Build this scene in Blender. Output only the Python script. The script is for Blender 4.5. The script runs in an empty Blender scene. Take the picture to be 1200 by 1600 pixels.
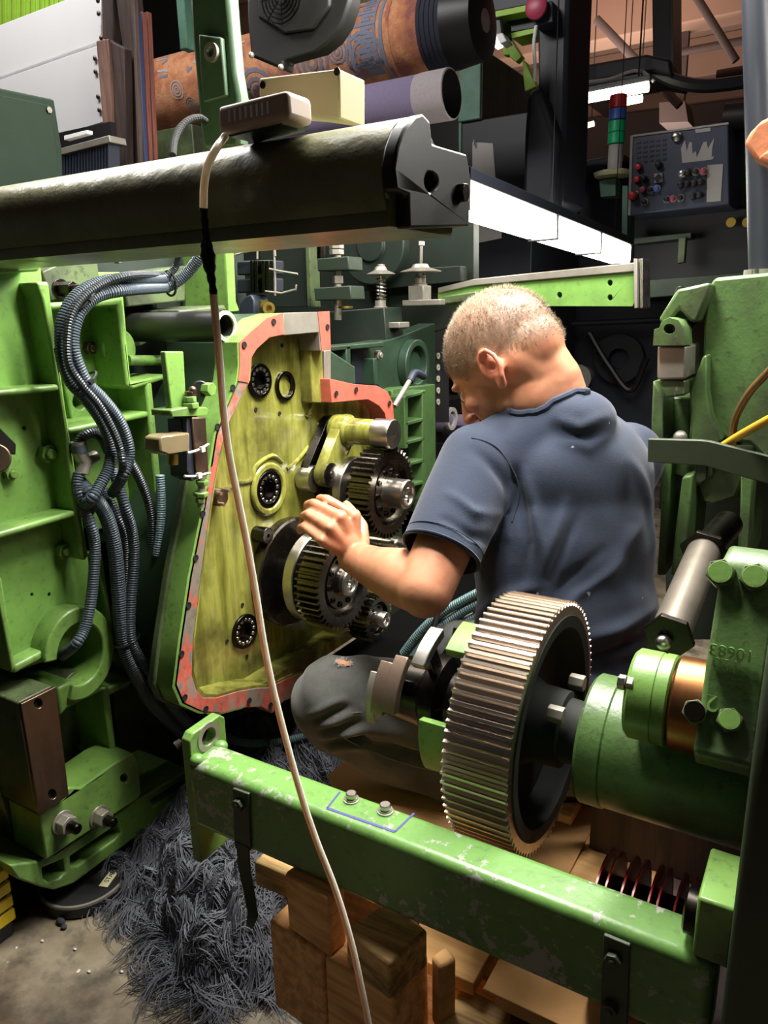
import bpy, bmesh, math, random
import numpy as np
from mathutils import Vector as V, Matrix, Quaternion
from mathutils.geometry import tessellate_polygon
random.seed(7); RNG = np.random.default_rng(7)
S = bpy.context.scene
COL = S.collection

# ------------------------------------------------------------------ camera
FPX = 1180.0
PITCH, ROLL, YAW = math.radians(14.8), math.radians(1.2), math.radians(31.5)
EYE = V((0, 0, 1.0))
FW = V((-math.sin(YAW)*math.cos(PITCH), math.cos(YAW)*math.cos(PITCH), -math.sin(PITCH)))
_r0 = V((math.cos(YAW), math.sin(YAW), 0)); _u0 = _r0.cross(FW)
RT = _r0*math.cos(ROLL) - _u0*math.sin(ROLL)
UP = _r0*math.sin(ROLL) + _u0*math.cos(ROLL)
cam = bpy.data.cameras.new('camera'); cam_o = bpy.data.objects.new('camera', cam); COL.objects.link(cam_o)
M = Matrix((RT, UP, -FW)).transposed().to_4x4(); M.translation = EYE
cam_o.matrix_world = M
cam.sensor_fit = 'VERTICAL'; cam.sensor_height = 32.0; cam.lens = 32.0*FPX/1600.0
cam.clip_start = 0.02; cam.clip_end = 200
S.camera = cam_o

# ------------------------------------------------------------------ light and exposure
S.view_settings.view_transform = 'Standard'; S.view_settings.look = 'None'
S.view_settings.exposure = 0.25; S.view_settings.gamma = 1.0; S.view_settings.use_curve_mapping = False
W = bpy.data.worlds.new('hall'); S.world = W; W.use_nodes = True
W.node_tree.nodes['Background'].inputs[0].default_value = (0.62, 0.72, 1.0, 1)
W.node_tree.nodes['Background'].inputs[1].default_value = 0.018
def area(name, loc, target, sx, sy, power, color=(1, 1, 1)):
    l = bpy.data.lights.new(name, 'AREA'); l.shape = 'RECTANGLE'; l.size = sx; l.size_y = sy
    l.energy = power; l.color = color
    o = bpy.data.objects.new(name, l); COL.objects.link(o); o.location = loc
    o.rotation_euler = (V(target)-V(loc)).to_track_quat('-Z', 'Y').to_euler(); return o
# workshop lamps above the machine, out of frame, with fill lights added beside them
area('overhead_lamp_near', (-0.42, 1.42, 1.86), (-0.72, 0.95, .3), 0.14, 1.0, 54, (1.0, 0.97, 0.90))
area('panel_fill_left', (-0.48, 0.90, 1.66), (-1.05, 0.68, 0.5), 0.12, 0.4, 17, (1.0, 0.97, 0.90))  # unseen fill, added to brighten the left panel but spare the man's back
area('panel_fill_right', (0.06, 1.25, 1.68), (-1.09, 0.65, 0.65), 0.12, 0.8, 9, (1.0, 0.97, 0.90))  # second unseen fill added for the left panel
area('overhead_lamp_aisle', (0.9, 2.3, 3.4), (-0.3, 1.6, 0.4), 0.3, 1.5, 3, (0.92, 0.96, 1.0))
area('bounce_fill', (-0.9, -0.9, 3.0), (-0.7, 0.5, 0.2), 0.3, 1.5, 0.8, (1.0, 0.74, 0.48))  # added warm fill standing in for bounce on timber and beam fronts
# hall luminaires lighting the roof and far machines, then an added rear fill
area('hall_lamp_one', (-3.0, 9.0, 3.3), (-3.0, 9.5, 6), 2, 6, 190, (1.0, 0.86, 0.76))
area('hall_lamp_two', (-9.0, 16.0, 3.3), (-9.0, 16.5, 6), 3, 8, 260, (1.0, 0.86, 0.76))
area('rear_fill', (-2.2, 1.2, 3.0), (-2.2, 2.9, 1.6), 1.5, 0.3, 32, (1.0, 0.97, 0.94))  # unseen fill added to light the white panels, planks and carpet from the front
area('loom_top_lamp', (-1.7, 1.35, 2.2), (-1.2, 0.75, 1.1), 1.4, 0.2, 20, (1.0, 0.95, 0.92))

# ------------------------------------------------------------------ layout: a pixel of the photograph seen at a real distance
def ray(x, y): return FW + RT*((x-600)/FPX) - UP*((y-800)/FPX)
def AX(x, y, X): d = ray(x, y); return EYE + d*(X/d.x)
def AY(x, y, Y): d = ray(x, y); return EYE + d*(Y/d.y)
def AZ(x, y, Z): d = ray(x, y); return EYE + d*((Z-1.0)/d.z)
def AT(x, y, t): return EYE + ray(x, y)*t
def LX(pl, X): return [AX(x, y, X) for x, y in pl]
def LY(pl, Y): return [AY(x, y, Y) for x, y in pl]

# ------------------------------------------------------------------ materials
def lin(c):
    return tuple(((v/255)/12.92 if v/255 <= .04045 else ((v/255+.055)/1.055)**2.4) for v in c)+(1,)
class Mat:
    def __init__(s, name):
        s.m = bpy.data.materials.new(name); s.m.use_nodes = True
        s.t = s.m.node_tree; s.n = s.t.nodes; s.b = s.n['Principled BSDF']
        s.co = s.n.new('ShaderNodeTexCoord').outputs['Object']
    def link(s, a, b): s.t.links.new(a, b)
    def noise(s, scale, detail=4, rough=.55, vec=None, stretch=None, dist=0):
        n = s.n.new('ShaderNodeTexNoise'); n.inputs['Scale'].default_value = scale
        n.inputs['Detail'].default_value = detail; n.inputs['Roughness'].default_value = rough
        n.inputs['Distortion'].default_value = dist
        v = vec or s.co
        if stretch:
            mp = s.n.new('ShaderNodeMapping'); mp.inputs['Scale'].default_value = stretch; s.link(v, mp.inputs[0]); v = mp.outputs[0]
        s.link(v, n.inputs['Vector']); return n.outputs['Fac']
    def ramp(s, fac, stops):
        r = s.n.new('ShaderNodeValToRGB'); e = r.color_ramp.elements
        while len(e) < len(stops): e.new(.5)
        for el, (p, c) in zip(e, stops):
            el.position = p; el.color = c if len(c) == 4 else (*c, 1)
        s.link(fac, r.inputs[0]); return r.outputs[0]
    def step(s, fac, a, b):
        m = s.n.new('ShaderNodeMapRange'); m.inputs['From Min'].default_value = a; m.inputs['From Max'].default_value = b
        s.link(fac, m.inputs['Value']); return m.outputs[0]
    def mix(s, fac, a, b, mode='MIX'):
        m = s.n.new('ShaderNodeMix'); m.data_type = 'RGBA'; m.blend_type = mode
        for k, v in ((0, fac), (6, a), (7, b)):
            if isinstance(v, (int, float)): m.inputs[k].default_value = v
            elif isinstance(v, tuple): m.inputs[k].default_value = v
            else: s.link(v, m.inputs[k])
        return m.outputs[2]
    def math(s, op, a, b=0.0):
        m = s.n.new('ShaderNodeMath'); m.operation = op
        for k, v in ((0, a), (1, b)):
            if isinstance(v, (int, float)): m.inputs[k].default_value = v
            else: s.link(v, m.inputs[k])
        return m.outputs[0]
    def bump(s, h, strength=.3, dist=.002):
        b = s.n.new('ShaderNodeBump'); b.inputs['Strength'].default_value = strength; b.inputs['Distance'].default_value = dist
        s.link(h, b.inputs['Height']); s.link(b.outputs[0], s.b.inputs['Normal'])
    def set(s, **k):
        for kk, v in k.items():
            i = s.b.inputs[{'col': 'Base Color', 'rough': 'Roughness', 'metal': 'Metallic', 'spec': 'Specular IOR Level', 'sss': 'Subsurface Weight',
                            'emit': 'Emission Color', 'estr': 'Emission Strength', 'coat': 'Coat Weight', 'trans': 'Transmission Weight', 'sheen': 'Sheen Weight', 'alpha': 'Alpha'}[kk]]
            if isinstance(v, (int, float, tuple)): i.default_value = v
            else: s.link(v, i)
        return s
def paint(name, rgb, rough=.42, dirt=.35, bump=.25, chips=.0, chipcol=(120, 118, 112), dirtcol=(38, 40, 30), dscale=3.5, bscale=90):
    m = Mat(name); base = lin(rgb)
    n1 = m.noise(dscale, 6, .62); n2 = m.noise(17, 5, .6); n3 = m.noise(bscale, 3, .5)
    c = m.mix(m.math('MULTIPLY', m.step(n2, .3, .75), .22), base, tuple(v*.72 for v in base[:3])+(1,))
    c = m.mix(m.math('MULTIPLY', m.step(m.math('ADD', m.math('MULTIPLY', n1, .7), m.math('MULTIPLY', n2, .3)), .45, .63), dirt), c, lin(dirtcol))
    c = m.mix(m.math('MULTIPLY', m.step(m.noise(75, 5, .7), .56, .66), dirt*.7), c, lin(dirtcol))
    r = m.math('ADD', rough-.08, m.math('MULTIPLY', n2, .2))
    if chips > 0:
        ch = m.step(m.math('ADD', m.math('MULTIPLY', m.noise(60, 7, .72), .6), m.math('MULTIPLY', m.noise(9, 3), .4)), .625-chips*.1, .64-chips*.1)
        c = m.mix(ch, c, lin(chipcol))
    m.set(col=c, rough=r); m.bump(m.math('ADD', m.math('MULTIPLY', n3, .4), n2), bump, .003); return m.m
def metal(name, rgb, rough=.3, dirt=.3, metal=1.0, stretch=(1, 1, 1), scale=40, bump=.08, dirtcol=(25, 22, 18)):
    m = Mat(name); b = lin(rgb)
    n1 = m.noise(9, 6, .62); n2 = m.noise(scale, 5, .6, stretch=stretch)
    c = m.mix(m.math('MULTIPLY', n2, .5), b, tuple(v*.55 for v in b[:3])+(1,))
    dm = m.math('MULTIPLY', m.step(n1, .45, .75), dirt)
    c = m.mix(dm, c, lin(dirtcol))
    m.set(col=c, metal=metal, rough=m.math('ADD', rough-.1, m.math('MULTIPLY', n2, .25))); m.bump(n2, bump, .001); return m.m
def plain(name, rgb, rough=.5, var=.25, scale=25, bump=.1, metalv=0, **k):
    m = Mat(name); b = lin(rgb); n = m.noise(scale, 5, .6)
    m.set(col=m.mix(m.math('MULTIPLY', n, var*2), b, tuple(v*.5 for v in b[:3])+(1,)), rough=rough, metal=metalv, **k); m.bump(n, bump, .002); return m.m
def glow(name, rgb, strength):
    m = Mat(name); m.set(col=lin(rgb), emit=lin(rgb), estr=strength, rough=.5); return m.m

G = {}
G['green'] = paint('green_paint', (112, 150, 72), .36, .55, .22)
G['green_panel'] = paint('green_panel_paint', (116, 160, 76), .34, .35, .16)
G['green_dirty'] = paint('greasy_green_paint', (82, 96, 62), .40, .95, .3, dscale=5)
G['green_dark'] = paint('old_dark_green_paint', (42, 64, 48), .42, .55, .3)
G['green_teal'] = paint('blue_green_paint', (82, 122, 104), .5, .25, .1)
G['green_beam'] = paint('chipped_green_paint', (100, 142, 70), .32, .4, .25, chips=.68, chipcol=(150, 152, 140))
G['green_tube'] = paint('oily_olive_green_paint', (124, 124, 92), .30, .35, .8, chips=.0, bscale=45, dirtcol=(60, 56, 44))
G['green_cast'] = paint('rough_green_casting', (86, 116, 64), .36, .75, .35, chips=.05, bscale=150, dirtcol=(52, 46, 42))
G['green_post'] = paint('shaded_green_post_paint', (56, 66, 46), .5, .3, .2)  # green darkened so the post and straps carry their shade in the colour
G['lime'] = paint('lime_green_paint', (168, 214, 70), .5, .1, .1)
G['oil'] = None
G['gloom'] = paint('grimy_shade_green_paint', (26, 38, 30), .5, .5, .2)  # grimy green, darkened further to put the gloom of shaded places into the colour
G['steel'] = metal('bright_steel', (205, 200, 192), .28, .25)
G['gear_steel'] = metal('oily_gear_steel', (120, 114, 106), .24, .45, scale=25)
G['tooth_steel'] = metal('worn_tooth_steel', (196, 182, 168), .30, .15, stretch=(.4, 6, 6), scale=30)
G['dark_steel'] = metal('dark_oily_steel', (62, 58, 54), .26, .5)
G['grey_steel'] = metal('dull_grey_steel', (170, 164, 152), .42, .35, .6)
G['brown_steel'] = metal('machined_brown_steel', (124, 104, 88), .42, .5, stretch=(6, 6, 1), scale=18)
G['bronze'] = metal('worn_bronze', (160, 110, 70), .32, .35)
G['brass'] = metal('brass', (190, 160, 80), .3, .2)
G['iron'] = plain('black_iron', (26, 25, 24), .45, .3, 30, .15)
G['charcoal'] = plain('charcoal_machine_paint', (32, 35, 44), .5, .3, 12, .1)
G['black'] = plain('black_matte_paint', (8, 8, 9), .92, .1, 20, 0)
G['rubber'] = plain('black_rubber', (20, 20, 22), .55, .2, 60, .1)
G['conduit'] = plain('grey_conduit_plastic', (74, 84, 94), .38, .2, 8, .05)
G['conduit_dark'] = plain('dark_conduit_plastic', (46, 51, 57), .36, .2, 8, .05)
G['conduit_light'] = plain('pale_conduit_plastic', (128, 152, 160), .4, .15, 8, .05)
G['conduit_teal'] = plain('teal_conduit_plastic', (96, 126, 128), .4, .15, 8, .05)
G['white_tie'] = plain('white_nylon', (214, 210, 190), .45, .1, 20, 0)
G['cream'] = plain('cream_plastic', (202, 196, 156), .5, .12, 10, .04)
G['beige'] = plain('beige_plastic', (186, 162, 146), .45, .12, 10, .05)
G['white_panel'] = plain('white_sheet_panel', (232, 232, 234), .4, .06, 6, .02)
G['grey_paint'] = plain('grey_post_paint', (40, 44, 52), .38, .2, 10, .06)
G['panel_blue'] = plain('slate_panel_paint', (66, 70, 92), .42, .15, 10, .04)
G['paper'] = plain('grey_paper', (176, 172, 170), .8, .15, 30, .02)
G['red_btn'] = plain('red_plastic', (236, 56, 62), .35, .1, 20, 0)
G['blue_btn'] = plain('blue_plastic', (84, 124, 226), .35, .1, 20, 0)
G['green_lens'] = plain('green_lens', (40, 206, 138), .3, .1, 20, 0)
G['yellow'] = plain('yellow_plastic', (244, 208, 24), .42, .08, 20, .02)
G['yellow_cable'] = plain('yellow_cable_jacket', (206, 158, 36), .42, .2, 30, .05)
G['brown_hose'] = plain('translucent_brown_hose', (110, 84, 52), .25, .4, 30, .05)
G['red_enamel'] = plain('red_enamel', (206, 40, 44), .28, .2, 20, .02)
G['magenta'] = plain('magenta_knob', (178, 60, 92), .4, .1, 20, 0)
G['glove'] = plain('orange_leather', (186, 112, 72), .75, .5, 55, .6)
G['cable'] = plain('clear_cable_jacket', (244, 230, 212), .3, .35, 40, .02)
G['copper'] = plain('pink_copper_cable_jacket', (236, 176, 150), .25, .2, 40, .02)
G['tape'] = plain('black_tape', (16, 16, 17), .3, .2, 60, .3)
G['clear'] = plain('smoky_clear_plastic', (126, 112, 84), .2, .3, 40, .05)
G['marker'] = plain('blue_marker_ink', (66, 62, 140), .6, .3, 60, 0)
G['roof'] = plain('roof_plaster', (164, 136, 120), .8, .15, 2, 0)
G['roof_beam'] = plain('roof_beam_plaster', (150, 116, 98), .8, .15, 2, 0)
G['roof_dark'] = plain('dark_roof_recess', (66, 50, 46), .8, .15, 2, 0)
G['hall_dark'] = plain('dark_hall_wall', (36, 38, 46), .8, .2, 2, 0)
G['bluegrey'] = plain('blue_grey_machine', (40, 45, 60), .5, .3, 10, .05)
G['lilac'] = plain('lilac_carpet', (136, 124, 156), .9, .3, 120, .4)
G['carpet_pale'] = plain('pale_carpet_band', (178, 168, 172), .9, .3, 120, .4)
G['motif'] = plain('blue_grey_pile', (132, 134, 154), .95, .3, 150, .4)
G['motif_pale'] = plain('pale_pile', (186, 172, 166), .95, .3, 150, .4)
G['navy_edge'] = plain('dark_blue_pile', (44, 46, 62), .95, .3, 90, .5)
def _carpet():
    m = Mat('rust_carpet_pile'); a = m.noise(7, 5, .6); b = m.noise(160, 3)
    c = m.ramp(a, [(.36, lin((150, 92, 82))), (.48, lin((206, 134, 92))), (.56, lin((226, 164, 120))), (.66, lin((176, 106, 92)))])
    c = m.mix(m.math('MULTIPLY', b, .5), c, lin((96, 62, 56)), 'MIX'); m.set(col=c, rough=.95); m.bump(b, .5, .004); return m.m
G['carpet'] = _carpet()
for k in ('cable', 'copper'):
    b_ = G[k].node_tree.nodes['Principled BSDF']; b_.inputs['Subsurface Weight'].default_value = .9; b_.inputs['Subsurface Radius'].default_value = (1, .9, .8); b_.inputs['Subsurface Scale'].default_value = .012
def _oil():
    m = Mat('oily_yellow_green_paint')
    st = m.noise(7, 6, .6, stretch=(4, 4, .55)); bl = m.noise(4.5, 5, .65); fine = m.noise(60, 3)
    c = m.ramp(st, [(.25, lin((70, 72, 24))), (.42, lin((112, 112, 46))), (.56, lin((142, 142, 68))), (.72, lin((98, 94, 38)))])
    c = m.mix(m.math('MULTIPLY', m.step(bl, .46, .64), .8), c, lin((46, 42, 18)))
    m.set(col=c, rough=m.math('ADD', .10, m.math('MULTIPLY', m.step(bl, .4, .6), .18)), coat=.5); m.bump(m.math('ADD', st, m.math('MULTIPLY', fine, .25)), .25, .004); return m.m
G['oil'] = _oil()
def _gasket(name, lo, hi):
    m = Mat(name); n = m.noise(13, 7, .68, stretch=(1, 1, .6)); k = m.noise(70, 4)
    c = m.ramp(n, [(lo-.02, lin((122, 112, 102))), (lo+.01, lin((186, 84, 70))), (hi, lin((196, 98, 80))), (hi+.03, lin((146, 124, 114)))])
    c = m.mix(m.math('MULTIPLY', m.step(k, .5, .75), .5), c, lin((70, 60, 52)))
    m.set(col=c, rough=.5); m.bump(n, .3, .002); return m.m
G['gasket'] = _gasket('worn_red_sealant', .51, .57)
G['gasket_red'] = _gasket('fresh_red_sealant', .36, .70)
def _wood(name, a, b, dark, scale=5, axis=(1, 12, 12), rough=.7):
    m = Mat(name); n = m.noise(scale, 6, .6, stretch=axis, dist=.6); k = m.noise(8, 4); f = m.noise(90, 3, stretch=axis)
    c = m.mix(m.step(n, .40, .60), lin(a), lin(b)); c = m.mix(m.math('MULTIPLY', m.step(k, .55, .72), .6), c, lin(dark))
    m.set(col=c, rough=rough); m.bump(m.math('ADD', n, m.math('MULTIPLY', f, .4)), .35, .003); return m.m
G['timber'] = _wood('oiled_timber', (246, 196, 130), (212, 150, 92), (96, 64, 40))
G['timber_end'] = _wood('oiled_timber_across', (244, 192, 130), (206, 146, 92), (90, 60, 38), axis=(12, 1, 12))
G['plank_grey'] = _wood('weathered_plank', (206, 172, 112), (140, 108, 62), (66, 52, 34))
G['board'] = _wood('thin_pine_board', (206, 160, 100), (186, 138, 82), (120, 84, 50), axis=(1, 9, 9))
G['card'] = _wood('oil_spotted_cardboard', (192, 146, 92), (178, 132, 82), (104, 74, 46), scale=2, axis=(1, 1, 1), rough=.8)
G['plank_brown'] = _wood('dark_brown_plank', (70, 52, 46), (48, 36, 32), (30, 22, 20), axis=(12, 12, 1))
G['lath_red'] = _wood('red_brown_lath', (112, 58, 44), (80, 40, 32), (50, 30, 26), axis=(12, 12, 1))
def _floor():
    m = Mat('stained_concrete'); a = m.noise(2.2, 7, .62); b = m.noise(11, 6, .62); c2 = m.noise(140, 2)
    c = m.ramp(a, [(.36, lin((52, 44, 34))), (.47, lin((96, 86, 68))), (.56, lin((122, 112, 94))), (.66, lin((70, 58, 44)))])
    c = m.mix(m.math('MULTIPLY', m.step(b, .47, .62), .8), c, lin((44, 38, 30)))
    c = m.mix(m.step(m.noise(45, 3, .5), .74, .78), c, lin((196, 190, 176)))
    m.set(col=c, rough=m.math('ADD', .35, m.math('MULTIPLY', b, .4))); m.bump(m.math('ADD', b, m.math('MULTIPLY', c2, .25)), .3, .004); return m.m
G['floor'] = _floor()
def _skin():
    m = Mat('skin'); n = m.noise(28, 5, .6); k = m.noise(420, 3)
    c = m.mix(m.step(n, .3, .7), lin((206, 146, 112)), lin((186, 120, 90)))
    m.set(col=c, rough=.46, sss=.12); m.b.inputs['Subsurface Radius'].default_value = (.02, .008, .004)
    m.b.inputs['Subsurface Scale'].default_value = .25
    m.bump(k, .10, .001); return m.m
G['skin'] = _skin()
G['ear_red'] = plain('flushed_ear_skin', (206, 112, 94), .5, .15, 60, .05)
G['grease'] = plain('grease_black', (22, 20, 18), .35, .3, 50, .2)
def _cloth(name, a, b, k=420, rough=.9, fade=.5, fscale=6, specks=False, sheen=.15):
    m = Mat(name); n = m.noise(fscale, 6, .65); w = m.noise(k, 2); w2 = m.noise(k*.5, 2, stretch=(3, 3, 1))
    c = m.mix(m.math('MULTIPLY', m.step(n, .36, .66), fade), lin(a), lin(b))
    c = m.mix(m.math('MULTIPLY', w, .35), c, tuple(v*.5 for v in lin(a)[:3])+(1,))
    if specks: c = m.mix(m.step(m.noise(60, 2, .4), .765, .78), c, lin((150, 156, 170)))
    m.set(col=c, rough=rough, sheen=sheen); m.bump(m.math('ADD', w, m.math('MULTIPLY', n, 2.0)), .25, .0015); return m.m
G['shirt'] = _cloth('navy_cotton', (32, 41, 60), (51, 63, 87), specks=True)
G['jeans'] = _cloth('washed_black_denim', (66, 66, 64), (116, 116, 110), k=520, fade=.6, fscale=9)
G['jeans_dark'] = _cloth('black_denim', (38, 38, 40), (60, 60, 60), k=520, fade=.4, fscale=9)
G['seam'] = plain('grey_seam_thread', (120, 118, 112), .8, .2, 200, .1)
G['hair'] = plain('ash_blond_stubble', (146, 126, 102), .55, .35, 90, 0)
G['yarn'] = plain('slate_yarn', (100, 102, 110), .85, .5, 14, .1)
G['yarn_dark'] = plain('dark_yarn', (40, 41, 47), .9, .4, 20, .2)

# ------------------------------------------------------------------ mesh builder
def frame_of(axis):
    a = V(axis).normalized(); t = V((0, 0, 1)) if abs(a.z) < .9 else V((1, 0, 0))
    u = t.cross(a).normalized(); return u, a.cross(u).normalized(), a
class MB:
    def __init__(s): s.v = []; s.f = []
    def add(s, vs, fs):
        o = len(s.v); s.v += [tuple(p) for p in vs]; s.f += [tuple(i+o for i in f) for f in fs]; return s
    def box(s, a, b):
        x0, x1 = sorted((a[0], b[0])); y0, y1 = sorted((a[1], b[1])); z0, z1 = sorted((a[2], b[2]))
        return s.add([(x0, y0, z0), (x1, y0, z0), (x1, y1, z0), (x0, y1, z0), (x0, y0, z1), (x1, y0, z1), (x1, y1, z1), (x0, y1, z1)],
                     [(0, 3, 2, 1), (4, 5, 6, 7), (0, 1, 5, 4), (1, 2, 6, 5), (2, 3, 7, 6), (3, 0, 4, 7)])
    def obox(s, c, u, v, w):
        c, u, v, w = V(c), V(u), V(v), V(w)
        P = [c+u*a+v*b+w*d for d in (-1, 1) for a, b in ((-1, -1), (1, -1), (1, 1), (-1, 1))]
        return s.add(P, [(0, 3, 2, 1), (4, 5, 6, 7), (0, 1, 5, 4), (1, 2, 6, 5), (2, 3, 7, 6), (3, 0, 4, 7)])
    def bar(s, p, q, w, h, up=(0, 0, 1)):
        p, q = V(p), V(q); d = q-p; u = V(up).cross(d); u = (u if u.length > 1e-6 else V((1, 0, 0))).normalized(); n = d.cross(u).normalized()
        return s.obox((p+q)/2, d/2, u*(w/2), n*(h/2))
    def plate(s, outer, vec, holes=()):
        vec = V(vec); loops = [[V(p) for p in outer]]+[[V(p) for p in h] for h in holes]
        flat = [p for l in loops for p in l]; n = len(flat)
        tris = [tuple(t) for t in tessellate_polygon(loops)] if (holes or len(outer) > 4) else [tuple(range(len(outer)))]
        fs = tris+[tuple(i+n for i in reversed(t)) for t in tris]; o = 0
        for l in loops:
            k = len(l); fs += [(o+i, o+(i+1) % k, o+(i+1) % k+n, o+i+n) for i in range(k)]; o += k
        return s.add(flat+[p+vec for p in flat], fs)
    def strip(s, A, B, vec, closed=False):
        """a plate between two equally long rows of points"""
        vec = V(vec); n = len(A); A = [V(p) for p in A]; B = [V(p) for p in B]
        P = A+B+[p+vec for p in A]+[p+vec for p in B]; fs = []
        for i in range(n if closed else n-1):
            j = (i+1) % n
            fs += [(i, j, n+j, n+i), (2*n+i, 3*n+i, 3*n+j, 2*n+j), (i, 2*n+i, 2*n+j, j), (n+i, n+j, 3*n+j, 3*n+i)]
        if not closed: fs += [(0, n, 3*n, 2*n), (n-1, 3*n-1, 4*n-1, 2*n-1)]
        return s.add(P, fs)
    def lathe(s, prof, origin, axis, seg=32, caps=True):
        """prof: (distance along axis, radius)"""
        u, v, a = frame_of(axis); o = V(origin); P = []; fs = []; m = len(prof)
        for d, r in prof:
            for k in range(seg):
                t = 2*math.pi*k/seg; P.append(o+a*d+u*(r*math.cos(t))+v*(r*math.sin(t)))
        for i in range(m-1):
            for k in range(seg):
                j = (k+1) % seg; fs.append((i*seg+k, i*seg+j, (i+1)*seg+j, (i+1)*seg+k))
        if caps: fs += [tuple(range(seg-1, -1, -1)), tuple((m-1)*seg+k for k in range(seg))]
        return s.add(P, fs)
    def ring(s, ro, ri, d0, d1, origin, axis, seg=40):
        return s.lathe([(d0, ri), (d0, ro), (d1, ro), (d1, ri), (d0, ri)], origin, axis, seg, False)
    def cyl(s, p, q, r, r2=None, seg=24):
        d = V(q)-V(p); return s.lathe([(0, r), (d.length, r if r2 is None else r2)], p, d, seg)
    def hexp(s, p, axis, r, h, tw=0.0):
        u, v, a = frame_of(axis); p = V(p)
        base = [p+u*(r*math.cos(tw+k*math.pi/3))+v*(r*math.sin(tw+k*math.pi/3)) for k in range(6)]
        return s.plate(base, a*h)
    def tube(s, pts, r, seg=8, close=False):
        pts = [V(p) for p in pts]; n = len(pts); rr = r if hasattr(r, '__len__') else [r]*n
        P = []; fs = []; tan = (pts[1]-pts[0]).normalized(); u, v, _ = frame_of(tan)
        for i in range(n):
            t = (pts[min(i+1, n-1)]-pts[max(i-1, 0)])
            t = t.normalized() if t.length > 1e-9 else tan
            q = tan.rotation_difference(t); u = q @ u; v = q @ v; tan = t
            P += [pts[i]+(u*math.cos(2*math.pi*k/seg)+v*math.sin(2*math.pi*k/seg))*rr[i] for k in range(seg)]
        for i in range(n-1):
            fs += [(i*seg+k, i*seg+(k+1) % seg, (i+1)*seg+(k+1) % seg, (i+1)*seg+k) for k in range(seg)]
        fs += [tuple(range(seg-1, -1, -1)), tuple((n-1)*seg+k for k in range(seg))]
        return s.add(P, fs)
    def ell(s, c, r, rot=None, seg=16, rings=10):
        c = V(c); r = (r, r, r) if isinstance(r, (int, float)) else r; P = []; fs = []
        for i in range(1, rings):
            p = math.pi*i/rings
            for k in range(seg):
                t = 2*math.pi*k/seg; q = V((r[0]*math.sin(p)*math.cos(t), r[1]*math.sin(p)*math.sin(t), r[2]*math.cos(p)))
                P.append(c+(rot @ q if rot is not None else q))
        n = len(P); top = V((0, 0, r[2])); 
        P += [c+(rot @ top if rot is not None else top), c-(rot @ top if rot is not None else top)]
        for i in range(rings-2):
            fs += [(i*seg+k, (i+1)*seg+k, (i+1)*seg+(k+1) % seg, i*seg+(k+1) % seg) for k in range(seg)]
        fs += [(n, k, (k+1) % seg) for k in range(seg)]+[(n+1, (rings-2)*seg+(k+1) % seg, (rings-2)*seg+k) for k in range(seg)]
        return s.add(P, fs)
    def build(s, name, mat, parent=None, bev=0, smooth=40, seg=2, bev_ang=40):
        me = bpy.data.meshes.new(name); vs = np.array(s.v, float)
        lo, hi = vs.min(0), vs.max(0); c = V(((lo[0]+hi[0])/2, (lo[1]+hi[1])/2, lo[2]))
        me.from_pydata([tuple(p) for p in (vs-np.array(c))], [], s.f); me.validate()
        bm = bmesh.new(); bm.from_mesh(me); bmesh.ops.recalc_face_normals(bm, faces=bm.faces); bm.to_mesh(me); bm.free()
        return finish(name, me, mat, parent, c, bev, smooth, seg, bev_ang)
def finish(name, me, mat, parent, c, bev=0, smooth=40, seg=2, bev_ang=40):
    me.materials.append(mat)
    if smooth:
        me.polygons.foreach_set('use_smooth', [True]*len(me.polygons)); me.set_sharp_from_angle(angle=math.radians(smooth))
    o = bpy.data.objects.new(name, me); COL.objects.link(o); o.location = c
    if parent is not None: put(o, parent)
    if bev:
        b = o.modifiers.new('bevel', 'BEVEL'); b.width = bev; b.segments = seg; b.limit_method = 'ANGLE'; b.angle_limit = math.radians(bev_ang); b.harden_normals = False
    return o
WLOC = {}
def wloc(o): return V(o.location) if o.parent is None else WLOC[o.name]
def put(o, parent):
    c = V(o.location); WLOC[o.name] = c; o.parent = parent; o.location = c-wloc(parent)
def tag(o, label, cat, group=None, kind=None):
    if label: o['label'] = label
    if cat: o['category'] = cat
    if group: o['group'] = group
    if kind: o['kind'] = kind
    return o
def thing(name, label, cat, loc, group=None):
    o = bpy.data.objects.new(name, None); COL.objects.link(o); o.location = loc; o.empty_display_size = .05
    return tag(o, label, cat, group)
def structure(o): o['kind'] = 'structure'; return o
def smooth_path(pts, step=.002, it=True):
    """Catmull-Rom through pts, resampled evenly"""
    P = [V(p) for p in pts]; P = [P[0]*2-P[1]]+P+[P[-1]*2-P[-2]]; out = []
    for i in range(1, len(P)-2):
        for k in range(24):
            t = k/24; a, b, c, d = P[i-1], P[i], P[i+1], P[i+2]
            out.append(.5*((2*b)+(c-a)*t+(2*a-5*b+4*c-d)*t*t+(3*b-a-3*c+d)*t**3))
    out.append(P[-2]); A = np.array([tuple(p) for p in out]); L = np.r_[0, np.cumsum(np.linalg.norm(np.diff(A, axis=0), axis=1))]
    n = max(2, int(L[-1]/step)); q = np.linspace(0, L[-1], n)
    return [V((np.interp(x, L, A[:, 0]), np.interp(x, L, A[:, 1]), np.interp(x, L, A[:, 2]))) for x in q]
def circ(cx, cy, rx, ry=None, n=20, a0=0):
    ry = rx if ry is None else ry
    return [(cx+rx*math.cos(a0+2*math.pi*k/n), cy+ry*math.sin(a0+2*math.pi*k/n)) for k in range(n)]
def circYZ(X, y, z, r, n=20): return [V((X, y+r*math.cos(2*math.pi*k/n), z+r*math.sin(2*math.pi*k/n))) for k in range(n)]
PX = V((1, 0, 0))
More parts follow.
